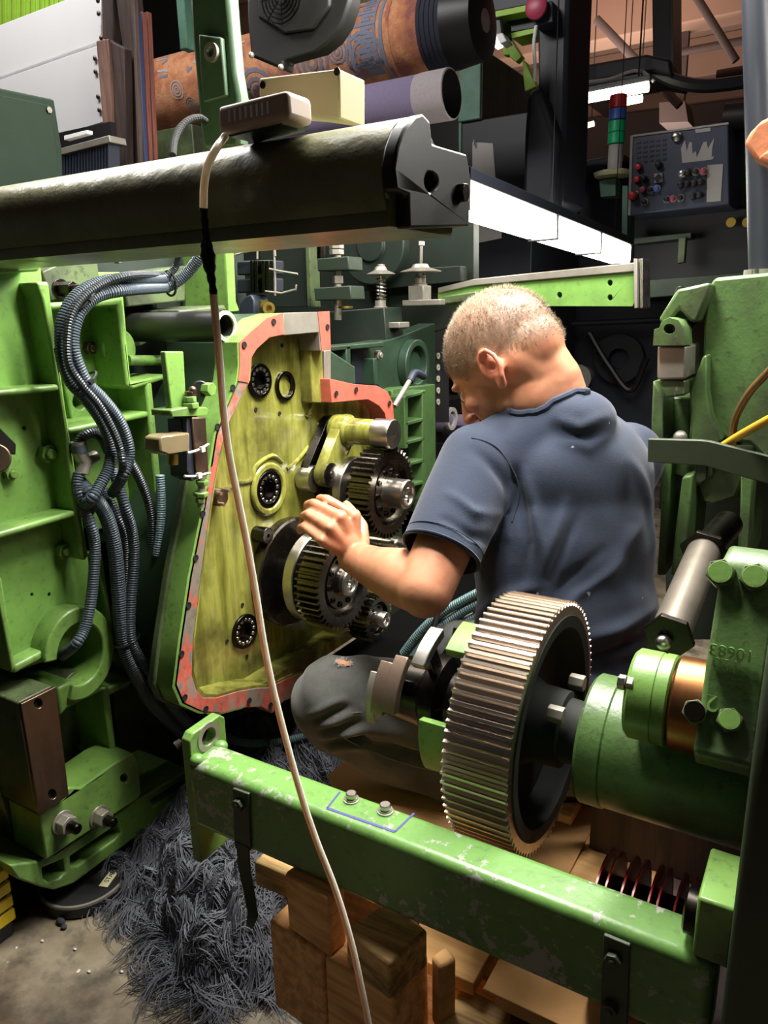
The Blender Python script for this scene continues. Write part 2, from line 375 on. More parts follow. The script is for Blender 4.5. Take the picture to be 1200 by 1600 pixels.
# ------------------------------------------------------------------ setting
structure(MB().box((-30, -6, -.1), (22, 40, 0)).build('floor', G['floor'], smooth=0))
structure(MB().box((-30, -6, 4.9), (22, 40, 5.05)).build('ceiling', G['roof'], smooth=0))
for i, yy in enumerate((6.5, 8.6, 10.9, 13.4, 16.2, 19.5)):
    structure(MB().box((-30, yy, 4.35), (22, yy+.45, 4.9)).build('trim_%d' % (i+1), G['roof_beam'], bev=.02))
for i, xx in enumerate((-14.0, -9.0, -4.6)):
    structure(MB().box((xx, 5, 4.55), (xx+.35, 34, 4.9)).build('trim_%d' % (i+7), G['roof_dark'], bev=.02))
structure(MB().box((-30, 30, 0), (22, 30.2, 4.9)).build('wall_back', G['hall_dark'], smooth=0))

def pX(mb, pl, xf, xb, holes=()):
    return mb.plate(LX(pl, xf), (xb-xf, 0, 0), [LX(h, xf) for h in holes])
def pY(mb, pl, yf, yb, holes=()):
    return mb.plate(LY(pl, yf), (0, yb-yf, 0), [LY(h, yf) for h in holes])
def nut_on(parent, p, axis, r, h, mat, stud=True, wash=0, name='bolt', smat=None, sh=None):
    mb = MB(); a = V(axis).normalized(); p = V(p)
    if wash: mb.lathe([(0, wash), (r*.18, wash)], p, a, 20); p = p+a*r*.18
    mb.hexp(p, a, r, h, random.random())
    o = mb.build(name, mat, parent, bev=r*.07)
    if stud:
        m2 = MB().lathe([(0, r*.56), (h+(sh or r*.45)-r*.1, r*.56), (h+(sh or r*.45), r*.46)], p, a, 16); m2.build('stud', smat or mat, o)
    return o
def hole(parent, p, axis, r, depth=.004, name='hole_shade'):  # black disc on the surface paints the dark inside a hole
    p = V(p); a = V(axis).normalized()
    return MB().ring(r*1.12, r*.86, -.001, .0006, p, a, 20).lathe([(-.001, r*.9), (.0001, r*.9)], p, a, 20).build(name, G['black'], parent)

# ------------------------------------------------------------------ the big cast side frame
fr = thing('machine_frame', 'large green cast machine side frame with ribs, nuts and a bearing boss', 'machine frame', (-1.1, .8, 0))
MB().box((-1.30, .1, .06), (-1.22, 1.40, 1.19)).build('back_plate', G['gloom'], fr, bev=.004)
mp = [(-60, 398), (62, 405), (68, 465), (107, 667), (137, 872), (152, 985), (118, 1012), (84, 1028), (22, 1050), (8, 985), (-8, 905), (-60, 910)]
pX(MB(), mp, -1.09, -1.22, [circ(38, 669, 3.2, 3.6, 10), circ(50, 929, 2.6, 3, 10), circ(77, 929, 2.6, 3.4, 10)]).build('main_panel', G['green_panel'], fr, bev=.003)
def rib(pl, xf=-1.045, xb=-1.10, mat='green', name='rib', b=.005): return pX(MB(), pl, xf, xb).build(name, G[mat], fr, bev=b, seg=3)
rib([(57, 440), (77, 440), (80, 466), (107, 663), (126, 797), (139, 868), (134, 877), (128, 874), (117, 800), (92, 605), (67, 470)])
rib([(-50, 613), (92, 600), (94, 611), (-50, 625)])
rib([(-50, 845), (117, 797), (120, 807), (-50, 858)])
rib([(-50, 403), (63, 405), (63, 424), (-50, 428)], name='top_rib')
rib([(-9, 905), (3, 902), (24, 1040), (20, 1053)], -1.06, -1.12)
rib([(22, 1040), (75, 1012), (78, 1024), (22, 1054)], -1.06, -1.12)
# centre lattice
pX(MB(), [(66, 440), (120, 425), (190, 425), (205, 600), (237, 650), (252, 800), (150, 830), (122, 700)], -1.135, -1.22, [circ(125, 627, 11, 13, 12)]).build('web_panel', G['green'], fr, bev=.003)
pX(MB(), [(190, 430), (290, 415), (290, 470), (200, 480)], -1.14, -1.22).build('web_panel', G['green_dirty'], fr, bev=.003)
pX(MB(), [(65, 424), (150, 385), (160, 470), (80, 470)], -1.12, -1.22).build('web_panel', G['green_dirty'], fr, bev=.003)
rib([(75, 474), (192, 466), (206, 598), (262, 584), (263, 592), (209, 609), (198, 604), (184, 478), (80, 485)], -1.06, -1.15, name='stepped_rib')
rib([(105, 669), (232, 642), (234, 652), (108, 679)], -1.06, -1.15)
rib([(228, 597), (238, 596), (252, 742), (262, 845), (276, 965), (270, 968), (252, 848), (242, 745)], -1.06, -1.15, name='tall_rib')
rib([(205, 842), (232, 838), (233, 850), (207, 856)], -1.09, -1.2)
rib([(150, 866), (160, 864), (178, 985), (172, 985)], -1.09, -1.2)
rib([(278, 484), (352, 476), (356, 486), (280, 494)], -1.08, -1.2, 'green_dirty')
rib([(352, 375), (366, 374), (370, 470), (376, 486), (356, 488)], -1.08, -1.2, 'green')
for x, y in ((95, 860), (70, 708)): nut_on(fr, AX(x, y, -1.09), PX, .0155 if y < 800 else .014, .014, G['green'], name='nut')
nut_on(fr, AX(13, 740, -1.09), PX, .011, .011, G['green'], name='nut')
nut_on(fr, AX(137, 544, -1.135), PX, .0115, .012, G['brown_steel'], name='nut')
nut_on(fr, AX(95, 452, -1.12), PX, .012, .03, G['dark_steel'], wash=.017, name='nut', sh=.012)
nut_on(fr, AX(180, 401, -1.18), PX, .013, .012, G['green_dirty'], stud=False)
nut_on(fr, AX(217, 826, -1.19), PX, .0135, .014, G['dark_steel'], wash=.019, name='nut')
for x, y in ((223, 949), (239, 941)): hole(fr, AX(x, y, -1.219), PX, .006)
hole(fr, AX(190, 402, -1.139), PX, .007)
# lug with a hole
c = AX(170, 545, -1.135)
MB().ring(.036, .009, 0, .03, c, PX, 28).build('round_lug', G['green'], fr, bev=.003)
# bearing bore under the tube, black plates standing in for the shade inside the bores
c = AX(198, 490, -1.21); MB().ring(.062, .050, 0, .02, c, PX, 32).build('bore_rim', G['green_dirty'], fr, bev=.002)
MB().lathe([(0, .05), (.004, .05)], c, PX, 32).build('bore_shade_plate', G['black'], fr)
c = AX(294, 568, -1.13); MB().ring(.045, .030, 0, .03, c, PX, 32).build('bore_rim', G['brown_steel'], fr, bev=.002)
MB().lathe([(0, .03), (.006, .03)], c, PX, 32).build('bore_shade_plate', G['black'], fr)
MB().cyl(AX(200, 563, -1.1), AX(262, 563, -1.1), .009).build('tie_rod', G['green'], fr)
# half-round bearing boss
bc = AX(127, 1022, -1.05); n = 30
ang = [math.radians(a) for a in np.linspace(-118, 172, n)]
yo, zo = .068, .082
MB().strip([V((-1.05, bc.y+yo*math.cos(a), bc.z+zo*math.sin(a))) for a in ang], [V((-1.05, bc.y+.66*yo*math.cos(a), bc.z+.66*zo*math.sin(a))) for a in ang], (-.15, 0, 0)).build('bearing_boss', G['green'], fr, bev=.003)
pX(MB(), [(90, 1075), (112, 1052), (150, 1040), (150, 1070), (110, 1095)], -1.09, -1.22).build('boss_seat', G['green_dirty'], fr, bev=.002)
pX(MB(), [(60, 1085), (170, 1075), (182, 1190), (110, 1240), (60, 1260)], -1.17, -1.22).build('pocket_panel', G['green_dirty'], fr, bev=.003)
pX(MB(), [(178, 1080), (205, 1070), (300, 1200), (300, 1250), (185, 1180)], -1.20, -1.24).build('pocket_panel', G['green_dirty'], fr, bev=.003)
rib([(161, 1078), (171, 1072), (184, 1180), (190, 1192), (170, 1192), (176, 1182)], -1.08, -1.2)
rib([(168, 1075), (205, 1060), (207, 1068), (172, 1088)], -1.10, -1.2)
rib([(170, 1075), (130, 1095), (105, 1108), (95, 1120), (90, 1075), (110, 1065)], -1.06, -1.2, 'green')
# brown machined pad and its green bracket plate
pX(MB(), [(33, 1100), (87, 1073), (108, 1243), (62, 1273)], -1.02, -1.028, [circ(60, 1099, 7, 8, 16), circ(82, 1241, 7, 8, 16)]).build('machined_pad', G['brown_steel'], fr, bev=.001)
MB().plate([p-V((.028-.02, 0, 0)) for p in LX([(33, 1100), (87, 1073), (108, 1243), (62, 1273)], -1.02)], (-.14, 0, 0)).build('pad_block', G['green_dirty'], fr, bev=.003)
for x, y in ((60, 1099), (82, 1241)): hole(fr, AX(x, y, -1.0275), PX, .008)
pX(MB(), [(-20, 1095), (6, 1092), (12, 1110), (62, 1335), (72, 1343), (40, 1352), (-20, 1200)], -1.12, -1.22).build('pad_body', G['green_dirty'], fr, bev=.004)
pX(MB(), [(62, 1273), (108, 1230), (126, 1231), (180, 1192), (209, 1177), (217, 1190), (221, 1240), (215, 1249), (72, 1344)], -1.035, -1.12, [circ(195, 1216, 6, 7.5, 14)]).build('bracket_plate', G['green'], fr, bev=.003)
for x, y, r in ((97, 1284, .016), (154, 1275, .0155)): nut_on(fr, AX(x, y, -1.035), PX, r, .018, G['grey_steel'], wash=r*1.25, name='nut', smat=G['dark_steel'], sh=.02)
# base with two pockets
pX(MB(), [(14, 1352), (62, 1345), (110, 1318), (215, 1250), (262, 1222), (298, 1202), (304, 1250), (205, 1314), (115, 1381), (85, 1391), (66, 1387), (28, 1374)], -1.05, -1.24,
   [[(66, 1356), (100, 1342), (103, 1363), (92, 1374), (78, 1379), (68, 1373)], [(110, 1338), (184, 1288), (189, 1301), (180, 1312), (122, 1353), (111, 1354)], [(236, 1250), (290, 1215), (293, 1226), (240, 1260)]]).build('foot_base', G['green'], fr, bev=.004)
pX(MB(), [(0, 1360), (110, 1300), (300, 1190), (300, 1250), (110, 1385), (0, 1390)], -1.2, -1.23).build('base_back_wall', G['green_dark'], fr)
# pivot disc and black bracket at the picture's edge
pX(MB(), [(-30, 655), (0, 668), (26, 694), (25, 711), (14, 709), (-30, 690)], -1.075, -1.09).build('black_bracket', G['iron'], fr, bev=.002)
MB().cyl(AX(-8, 716, -1.09), AX(-8, 716, -1.055), .022, seg=32).build('pivot_disc', G['brown_steel'], fr, bev=.002)

# round levelling pad under the base
lp = thing('levelling_pad', 'round black rubber levelling pad with a lettered label under the frame foot', 'machine pad', (-1.12, .80, 0))
pc = AZ(150, 1388, .012); pc = V((pc.x-.03, pc.y, 0))
MB().lathe([(0, .072), (.004, .077), (.022, .077), (.026, .073), (.027, .0)], pc, (0, 0, 1), 48).build('rubber_disc', G['rubber'], lp)
MB().ring(.0772, .0725, .0215, .0262, pc, (0, 0, 1), 48).build('steel_rim', G['grey_steel'], lp)
lc = pc+V((.045, .022, .0275)); d = V((-.35, .94, 0)).normalized(); e = V((d.y, -d.x, 0))
lab = MB().obox(lc, d*.026, e*.0085, V((0, 0, .0008))).build('label_plate', G['cream'], lp, bev=.0004)
def text(body, size, loc, xdir, ydir, mat, parent, depth=.0008, name='lettering'):
    cu = bpy.data.curves.new(name, 'FONT'); cu.body = body; cu.size = size; cu.extrude = depth; cu.align_x = 'CENTER'; cu.align_y = 'CENTER'
    t = bpy.data.objects.new(name, cu); COL.objects.link(t)
    dg = bpy.context.evaluated_depsgraph_get(); dg.update(); me = bpy.data.meshes.new_from_object(t.evaluated_get(dg)); bpy.data.objects.remove(t)
    x = V(xdir).normalized(); y = V(ydir).normalized(); z = x.cross(y)
    me.transform(Matrix((x, y, z)).transposed().to_4x4())
    me.materials.clear(); me.materials.append(mat)
    o = bpy.data.objects.new(name, me); COL.objects.link(o); o.location = loc; put(o, parent); return o
text('STAM', .0125, lc+V((0, 0, .0008)), d, -e, G['black'], lab, .0004)

# small bits on the floor
yb = thing('yellow_bin', 'yellow slatted plastic bin with a black base by the frame foot', 'bin', (-1.02, .50, 0))
a = AT(8, 1420, 1.16)
a = AZ(12, 1352, .135)
MB().box((a.x-.15, a.y-.10, 0), (a.x-.004, a.y-.004, .125)).build('black_body', G['rubber'], yb, bev=.006)
for i in range(4): MB().box((a.x-.15, a.y-.10, .03+i*.027), (a.x, a.y, .052+i*.027)).build('yellow_slat', G['yellow'], yb, bev=.003)

# ------------------------------------------------------------------ corrugated conduits
def conduit(name, label, pts, r, mat, group='corrugated cable conduits on the side frame', pitch=.0042, X=None, seg=10):
    P = smooth_path(pts, pitch/3); n = len(P)
    rr = [r*(1.0 if (i % 3) else .86) for i in range(n)]
    return tag(MB().tube(P, rr, seg).build(name, mat, smooth=30), label, 'conduit', group)
def PP(pl, X): 
    out = []
    for q in pl: out.append(AX(q[0], q[1], q[2] if len(q) > 2 else X))
    return out
conduit('conduit', 'grey conduit on the outside of the bend beside the left panel rib', PP([(262, 436, -1.06), (207, 435), (167, 439), (133, 452), (110, 474), (98, 500), (95, 530), (99, 567), (111, 597), (127, 615), (147, 640), (163, 667), (173, 700), (170, 730), (157, 757), (143, 780), (130, 790, -1.05)], -1.01), .0098, G['conduit'])
conduit('conduit', 'grey conduit on the inside of the bend passing the dark tube', PP([(262, 449, -1.06), (200, 453), (160, 460), (140, 471), (123, 492), (115, 520), (115, 547), (125, 577), (138, 601), (161, 624), (185, 655), (199, 690), (201, 717), (190, 747), (176, 770, -1.06)], -1.00), .0098, G['conduit'])
conduit('conduit', 'slim black conduit squeezed between the two grey bends', PP([(258, 430, -1.06), (205, 430), (165, 441), (132, 462), (112, 490), (105, 530), (108, 570), (128, 602), (154, 633), (174, 668), (187, 700), (192, 730), (187, 750, -1.05)], -0.99), .0066, G['conduit_dark'])
conduit('conduit', 'grey conduit dropping from the top beam into the tied bundle', PP([(324, 378, -.98), (312, 402, -1.0), (292, 427, -1.03), (270, 444, -1.05), (245, 450, -1.06)], -1.05), .0105, G['conduit'])
conduit('conduit', 'thin dark conduit curling down from the beam onto the bundle', PP([(283, 372, -1.0), (281, 392, -1.02), (274, 418, -1.04), (258, 434, -1.05)], -1.05), .0062, G['conduit_dark'])
conduit('conduit', 'fattest grey conduit running down to the floor beside the boss', PP([(122, 752, -1.06), (140, 772), (163, 800), (178, 850), (185, 920), (192, 995), (204, 1036), (232, 1088), (268, 1130, -1.06), (310, 1165, -1.05)], -1.03), .0128, G['conduit'])
conduit('conduit', 'grey conduit falling beside the fattest one to the tie above the floor', PP([(178, 735, -1.05), (193, 785), (207, 835), (209, 880), (204, 940), (203, 985), (208, 1010), (226, 1040), (258, 1088), (292, 1128, -1.03), (330, 1160, -1.02)], -1.02), .0098, G['conduit'])
conduit('conduit', 'shadowed conduit half hidden behind the two falling conduits', PP([(160, 765, -1.09), (182, 805), (196, 850), (197, 920), (195, 1000, -1.06)], -1.06), .0092, G['conduit_dark'])
conduit('conduit', 'conduit hooking over the green bearing boss into its bore', PP([(124, 790, -1.05), (140, 815), (148, 850), (147, 890), (142, 940), (133, 980), (118, 1007), (98, 1024, -1.08)], -1.03), .0094, G['conduit'])
conduit('conduit', 'dark conduit with a cut end hanging beside the pale one', PP([(200, 715, -1.05), (218, 748), (232, 785), (238, 820), (238, 864)], -1.05), .0088, G['conduit_dark'])
conduit('conduit', 'pale blue-grey conduit stub with a cut end under the valve plug', PP([(250, 742), (252, 790), (250, 830), (245, 868)], -1.03), .0082, G['conduit_light'])
conduit('conduit', 'conduit looping up out of the grey branch fitting', PP([(170, 705, -1.05), (160, 684), (146, 676), (131, 681), (121, 697)], -1.04), .0090, G['conduit_dark'])
conduit('conduit', 'short conduit leaving the grey branch fitting downwards', PP([(124, 738), (121, 757), (126, 778), (140, 800, -1.06)], -1.04), .0088, G['conduit'])
bf = thing('branch_fitting', 'grey plastic branch fitting joining conduits beside the panel rib', 'pipe fitting', AX(128, 735, -1.05))
MB().tube(PP([(121, 690), (124, 708), (132, 722), (128, 740)], -1.04), .0115, 14).build('body', G['grey_steel'], bf)
MB().tube(PP([(132, 722), (150, 712)], -1.04), .0095, 14).build('side_branch', G['grey_steel'], bf)
MB().lathe([(0, .0135), (.012, .0135)], AX(124, 706, -1.04), AX(122, 695, -1.04)-AX(124, 706, -1.04), 16).build('collar', G['conduit'], bf)
def tie(label, x, y, X, w, ang, mat='rubber', grp='cable ties round the conduit bundle'):
    c = AX(x, y, X); d = V((0, math.cos(ang), math.sin(ang)))
    u = V((0, -d.z, d.y)); P = [c+u*(w*math.cos(t))+PX*(.015*math.sin(t)) for t in np.linspace(0, 2*math.pi, 25)]
    mb = MB().tube(P, .0022, 6); mb.obox(c+PX*.016, d*.003, u*.004, PX*.003)
    tag(mb.build('cable_tie', G[mat]), label, 'cable tie', grp)
tie('black cable tie where two conduits cross above the panel rib', 131, 468, -1.0, .026, -.8)
tie('black cable tie cinching the conduits at the middle of the bend', 132, 596, -1.0, .024, -1.0)
tie('black cable tie at the end of the straight bundle under the beam', 265, 443, -1.05, .021, .1)
tie('black cable tie on the pair of conduits low beside the boss', 199, 1001, -1.03, .024, -1.4)

# ------------------------------------------------------------------ dark open tube sticking out of the frame
tb = thing('open_tube', 'dark steel tube with a bright cut end poking out of the frame', 'tube', AX(280, 508, -1.05))
p1 = AX(354, 510, -.93); p0 = V((-1.22, p1.y, p1.z)); R = .0265
MB().lathe([(0, R*.2), (0, R), ((p1-p0).length-.001, R), ((p1-p0).length-.001, R*.75)], p0, PX, 36, False).build('tube_wall', G['iron'], tb)
MB().ring(R, R*.74, -.003, .0008, p1, PX, 40).build('cut_end', G['cream'], tb, bev=.0006)
MB().lathe([(-.10, 0.0001), (-.10, R*.745), (-.002, R*.745)], p1, PX, 36, False).build('tube_bore', G['black'], tb)

# ------------------------------------------------------------------ sensor bracket unit
SW = .055
lb = thing('limit_switch', 'limit switch on a green bracket tied with white cable ties', 'switch', AX(300, 700, -0.9))
pX(MB(), [(258, 549), (287, 549), (292, 638), (268, 645)], -0.9, -0.912).build('angle_bracket', G['green'], lb, bev=.002)
pX(MB(), [(267, 641), (292, 636), (322, 636), (327, 640), (326, 648), (306, 650), (268, 651)], -0.885, -0.93).build('top_plate', G['green'], lb, bev=.002)
MB().hexp(AX(298, 638, -0.89), (0, 0, 1), .0135, .009).build('nut', G['green'], lb, bev=.001)
MB().hexp(AX(297, 628, -0.89), (0, 0, 1), .0105, .009, .3).build('nut', G['green'], lb, bev=.001)
MB().hexp(AX(298, 619, -0.89), (0, 0, 1), .0095, .008, .1).ell(AX(301, 609, -0.885), .006).build('cap_nut', G['brown_steel'], lb, bev=.001)
pX(MB(), [(300, 652), (322, 652), (327, 742), (308, 748)], -0.885, -0.92).build('switch_body', G['brown_steel'], lb, bev=.002)
pX(MB(), [(292, 652), (301, 652), (309, 748), (300, 752), (292, 735)], -0.89, -0.92).build('side_channel', G['bluegrey'], lb, bev=.001)
pX(MB(), [(282, 655), (290, 655), (296, 750), (287, 745)], -0.9, -0.93).build('back_channel', G['iron'], lb, bev=.001)
pX(MB(), [(250, 685), (258, 680), (297, 676), (297, 705), (262, 711), (250, 706)], -0.875, -0.91).build('connector_plug', G['clear'], lb, bev=.003)
MB().tube([AX(270, 709, -0.89), AX(270, 726, -0.89)], .0085, 14).build('brass_gland', G['brass'], lb)
for q in (((293, 708), (310, 703), (326, 694)), ((288, 744), (305, 744), (328, 739))):
    k = MB().tube(smooth_path(PP([(a, b) for a, b in q], -0.878), .004), .0022, 6)
    k.obox(AX(q[1][0]+6, q[1][1]-1, -0.875), (0, .004, 0), (0, 0, .0042), (.003, 0, 0)); k.build('white_tie', G['white_tie'], lb)
for i, (x, y, w) in enumerate(((316, 752, .011), (314, 770, .0125), (313, 780, .0085))): MB().hexp(AX(x, y+5, -0.89), (.1, 0, 1), w, .007, .2*i).build('nut', G['green'], lb, bev=.001)
MB().cyl(AX(315, 745, -0.89), AX(314, 793, -0.89), .006).build('threaded_rod', G['grey_steel'], lb)
pb = thing('hex_plug', 'green hexagon bolt with a black washer above the gearbox edge', 'bolt', AX(320, 608, -0.88))
MB().cyl(AX(313, 608, -0.92), AX(313, 608, -0.895), .014, seg=20).build('washer', G['iron'], pb, bev=.002)
MB().hexp(AX(320, 608, -0.895), PX, .0115, .016, .2).build('hex_head', G['green'], pb, bev=.001)

# ------------------------------------------------------------------ gearbox housing
gb = thing('gearbox_housing', 'open gearbox housing, oily yellow-green inside with a red-smeared flange', 'gearbox', (-1.0, 1.15, .33))
XF, XB = -.90, -.952
out = [(442, 489), (416, 497), (391, 519), (373, 535), (374, 570), (371, 595), (352, 638), (336, 680), (328, 730), (317, 795), (296, 900), (281, 1000), (272, 1072), (284, 1100), (312, 1113), (342, 1116), (380, 1106), (410, 1105), (425, 1115), (443, 1096), (470, 1085), (520, 1078)]
inn = [(443, 522), (420, 527), (400, 545), (391, 560), (390, 578), (388, 598), (373, 630), (354, 668), (343, 712), (332, 770), (314, 900), (302, 1000), (300, 1055), (307, 1078), (318, 1090), (338, 1090), (372, 1080), (400, 1075), (422, 1074), (440, 1064), (468, 1052), (520, 1045)]
A = LX(out, XF); B = LX(inn, XF)
MB().strip(A, B, (-.03, 0, 0)).build('flange', G['gasket'], gb, bev=.0015)
MB().strip(A[:6], B[:6], (.0016, 0, 0)).build('red_sealant', G['gasket_red'], gb)
fl2 = [(443, 489), (515, 487), (517, 547), (500, 548), (498, 519), (443, 524)]
pX(MB(), fl2, XF, XF-.05).build('top_bar', G['grey_steel'], gb, bev=.001)
pX(MB(), [(497, 487), (515, 486), (517, 547), (503, 548)], XF+.0016, XF).build('red_sealant', G['gasket_red'], gb)
lo1 = [(516, 592), (552, 600), (590, 603), (606, 612), (614, 630), (616, 655)]; lo2 = [(518, 629), (552, 626), (575, 624), (592, 634), (601, 645), (604, 658)]
MB().strip(LX(lo1, XF), LX(lo2, XF), (-.04, 0, 0)).build('right_flange', G['gasket_red'], gb, bev=.001)
pX(MB(), [(507, 548), (517, 547), (517, 592), (506, 596)], XF-.03, XF-.06).build('step_edge', G['grey_steel'], gb, bev=.001)
# flange screw holes, painted as black discs
for x, y in ((382, 539), (428, 503), (364, 606), (340, 667), (317, 803), (306, 872), (295, 946), (284, 1022), (289, 1090), (322, 1108), (512, 511), (526, 615), (557, 609), (609, 630), (390, 1095), (423, 1102)):
    hole(gb, AX(x, y, XF+.001 if (x < 380 and y > 600) else XF+.003), PX, .0052, name='screw_hole_shade')
# outer left wall, following the flange
off = V((XB-XF, 0, 0))
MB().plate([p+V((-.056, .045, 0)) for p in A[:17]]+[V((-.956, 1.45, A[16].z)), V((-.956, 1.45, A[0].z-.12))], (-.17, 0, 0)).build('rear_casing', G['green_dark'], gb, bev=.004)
L = [p+V((0, -.004, 0)) for p in A[:17]]; L2 = [p+V((0, .006, 0)) for p in A[:17]]
MB().strip(L, L2, off-V((.001, 0, 0))).build('outer_wall', G['green'], gb)
MB().strip([p-V((.038, .010, 0)) for p in A[8:15]], [p-V((.038, 0, 0)) for p in A[8:15]], (-.016, 0, 0)).build('outer_lip', G['green_dirty'], gb, bev=.003)
# inside walls and back wall
I0 = LX(inn, XF-.001); I1 = [p+off for p in I0]; O1 = [p+V((0, .005, .004)) for p in I0]
MB().strip(I0, O1, off).build('inner_wall', G['oil'], gb)
back = [AX(x, y, XF)+off for x, y in inn]; back += [V((XB, 1.50, back[-1].z)), V((XB, 1.50, .80)), V((XB, AX(510, 600, XF).y, .86)), V((XB, AX(505, 545, XF).y, .95)), V((XB, AX(500, 522, XF).y, AX(500, 522, XF).z))]
def holeYZ(x, y, r): p = AX(x, y, XB); return circYZ(XB, p.y, p.z, r, 24)
BR = [(404, 595, .029), (444, 603, .026), (418, 764, .033), (381, 986, .031)]
MB().plate(back, (-.02, 0, 0), [holeYZ(*b) for b in BR]).build('back_wall', G['oil'], gb)
# upper right inner block (dark oily) closing the step
pX(MB(), [(486, 535), (503, 533), (506, 596), (518, 596), (518, 629), (487, 630)], -.925, -1.0).build('corner_block', G['oil'], gb, bev=.003)
MB().box((XB, AX(400, 1075, XF).y-.02, AX(400, 1075, XF).z-.004), (XF-.004, 1.50, AX(400, 1075, XF).z-.03)).build('sump_floor', G['oil'], gb)
# bearings
for i, (x, y, r) in enumerate(BR):
    p = AX(x, y, XB)
    k = MB().ring(r*1.12, r*.86, -.02, .006, p, PX, 36).build('bearing_race', G['dark_steel'], gb, bev=.0008)
    MB().lathe([(-.0036, r), (-.003, r)], p, PX, 30).build('bore_end', G['dark_steel'] if i != 1 else G['oil'], gb)
    if i != 1:
        for j in range(13):
            a = 2*math.pi*j/13; q = p+V((0, math.cos(a), math.sin(a)))*(r*.78)
            MB().lathe([(-.003, r*.11), (-.002, r*.13), (.005, r*.13), (.006, r*.11)], q, PX, 8).build('roller', G['steel'], k)
        MB().ring(r*.66, r*.52, -.003, .004, p, PX, 30).build('inner_race', G['dark_steel'], k)
p = AX(418, 764, XB); MB().ring(.053, .038, 0, .008, p, PX, 40).build('raised_hub', G['oil'], gb, bev=.004)
def ridge(pl, r=.0045): MB().tube(smooth_path(PP(pl, XB), .004), r, 8).build('cast_ridge', G['oil'], gb)
ridge([(352, 765), (372, 755), (392, 750), (400, 728), (425, 712), (440, 722)]); ridge([(448, 733), (462, 722), (482, 698)]); ridge([(478, 652), (484, 640), (487, 632)], .006)
p = AX(400, 834, XB); MB().lathe([(0, .016), (.030, .016), (.031, .015), (.031, .004), (.02, .004)], p, PX, 28, False).build('stub_pin', G['dark_steel'], gb)
p = AX(345, 777, XB+.02); MB().lathe([(-.02, .0165), (0, .0165), (.004, .015)], p, PX, 24).build('round_plug', G['brown_steel'], gb)
for dx, dz in ((-.010, .010), (.012, .011), (-.005, -.011)): MB().lathe([(0, .0035), (.010, .0035)], p+V((.002, dx, dz)), PX, 8).build('plug_screw', G['steel'], gb)
for x, y in ((441, 540), (437, 646), (400, 640), (452, 590), (379, 945), (355, 1002), (386, 1026), (413, 604)): hole(gb, AX(x, y, XB+.001), PX, .0036)
for i, (q0, q1) in enumerate((((365, 1062), (400, 1072)), ((366, 1070), (392, 1077)), ((362, 1066), (376, 1073)))):
    tag(MB().cyl(AX(*q0, -.99+.01*i), AX(*q1, -.99+.012*i), .0028, seg=8).hexp(AX(*q0, -.99+.01*i), PX, .0048, .004).build('screw', G['steel'], bev=0), ['long loose screw lying in the gearbox sump', 'loose screw beside the long one in the sump', 'short loose screw lying against the sump wall'][i], 'screw', 'loose screws in the gearbox')

# ------------------------------------------------------------------ gear trains
def gear_ring(mb, n, ro, rr, ri, o, axis, d0, d1, fl=.36, phase=0.0):
    u, v, a = frame_of(axis); o = V(o); prof = []
    for k in range(n):
        b = 2*math.pi*(k+phase)/n; st = 2*math.pi/n
        for f, r in ((-.5, rr), (-.30, rr), (-.30+.5*(fl-.1), (rr+ro)/2), (-.11, ro), (.11, ro), (.30-.5*(fl-.1), (rr+ro)/2), (.30, rr)):
            prof.append((b+f*st, r))
    P = []; m = len(prof)
    for d in (d0, d1):
        P += [o+a*d+(u*math.cos(t)+v*math.sin(t))*r for t, r in prof]
        P += [o+a*d+(u*math.cos(t)+v*math.sin(t))*ri for t, r in prof]
    fs = []
    for i in range(m):
        j = (i+1) % m
        fs += [(i, j, 2*m+j, 2*m+i), (m+i, 3*m+i, 3*m+j, m+j), (i, m+i, m+j, j), (2*m+i, 2*m+j, 3*m+j, 3*m+i)]
    return mb.add(P, fs)
def gear(parent, n, r, o, d0, d1, mat, hub_len, hub_r, holes=10):
    o = V(o)
    gear_ring(MB(), n, r, r*.90, r*.72, o, PX, d0, d1).build('toothed_rim', mat, parent, smooth=30)
    MB().lathe([(d0, r*.74), (d1-.014, r*.74), (d1-.014, r*.58), (d1-.006, r*.56), (d1-.006, r*.3), (d1+.002, r*.29)], o, PX, 48).build('web', G['gear_steel'], parent, smooth=30)
    MB().lathe([(d1-.01, hub_r), (hub_len-.003, hub_r), (hub_len, hub_r*.92), (hub_len, hub_r*.72), (hub_len-.004, hub_r*.7), (hub_len-.004, hub_r*.2), (hub_len-.012, 0.0001)], o, PX, 36, False).build('hub', G['steel'], parent, smooth=30)
    for k in range(holes):
        a = 2*math.pi*k/holes; q = o+V((d1-.006, r*.47*math.cos(a), r*.47*math.sin(a)))
        MB().ring(r*.062, r*.034, -.001, .003, q, PX, 12).hexp(q+PX*.0005, PX, r*.036, .0004).build('cap_screw', G['dark_steel'], parent)
    for k in range(3):
        a = 2*math.pi*(k+.3)/3; q = o+V((hub_len-.004, hub_r*.45*math.cos(a), hub_r*.45*math.sin(a)))
        MB().ring(hub_r*.16, hub_r*.07, -.001, .0025, q, PX, 10).build('hub_screw', G['steel'], parent)
UO, LO = V((0, 1.313, .637)), V((0, 1.160, .487))
ug = thing('gear_shaft', 'upper oily steel gear with a bright hub beside the navy sleeve', 'gear', UO+V((-.87, 0, -.1)), 'gear shafts in the open gearbox')
gear(ug, 44, .096, UO, -.835, -.785, G['gear_steel'], -.745, .031)
MB().lathe([(-1.0, .045), (-.90, .045), (-.90, .058), (-.885, .058), (-.885, .045), (-.835, .045)], UO, PX, 40).build('shaft', G['dark_steel'], ug, smooth=30)
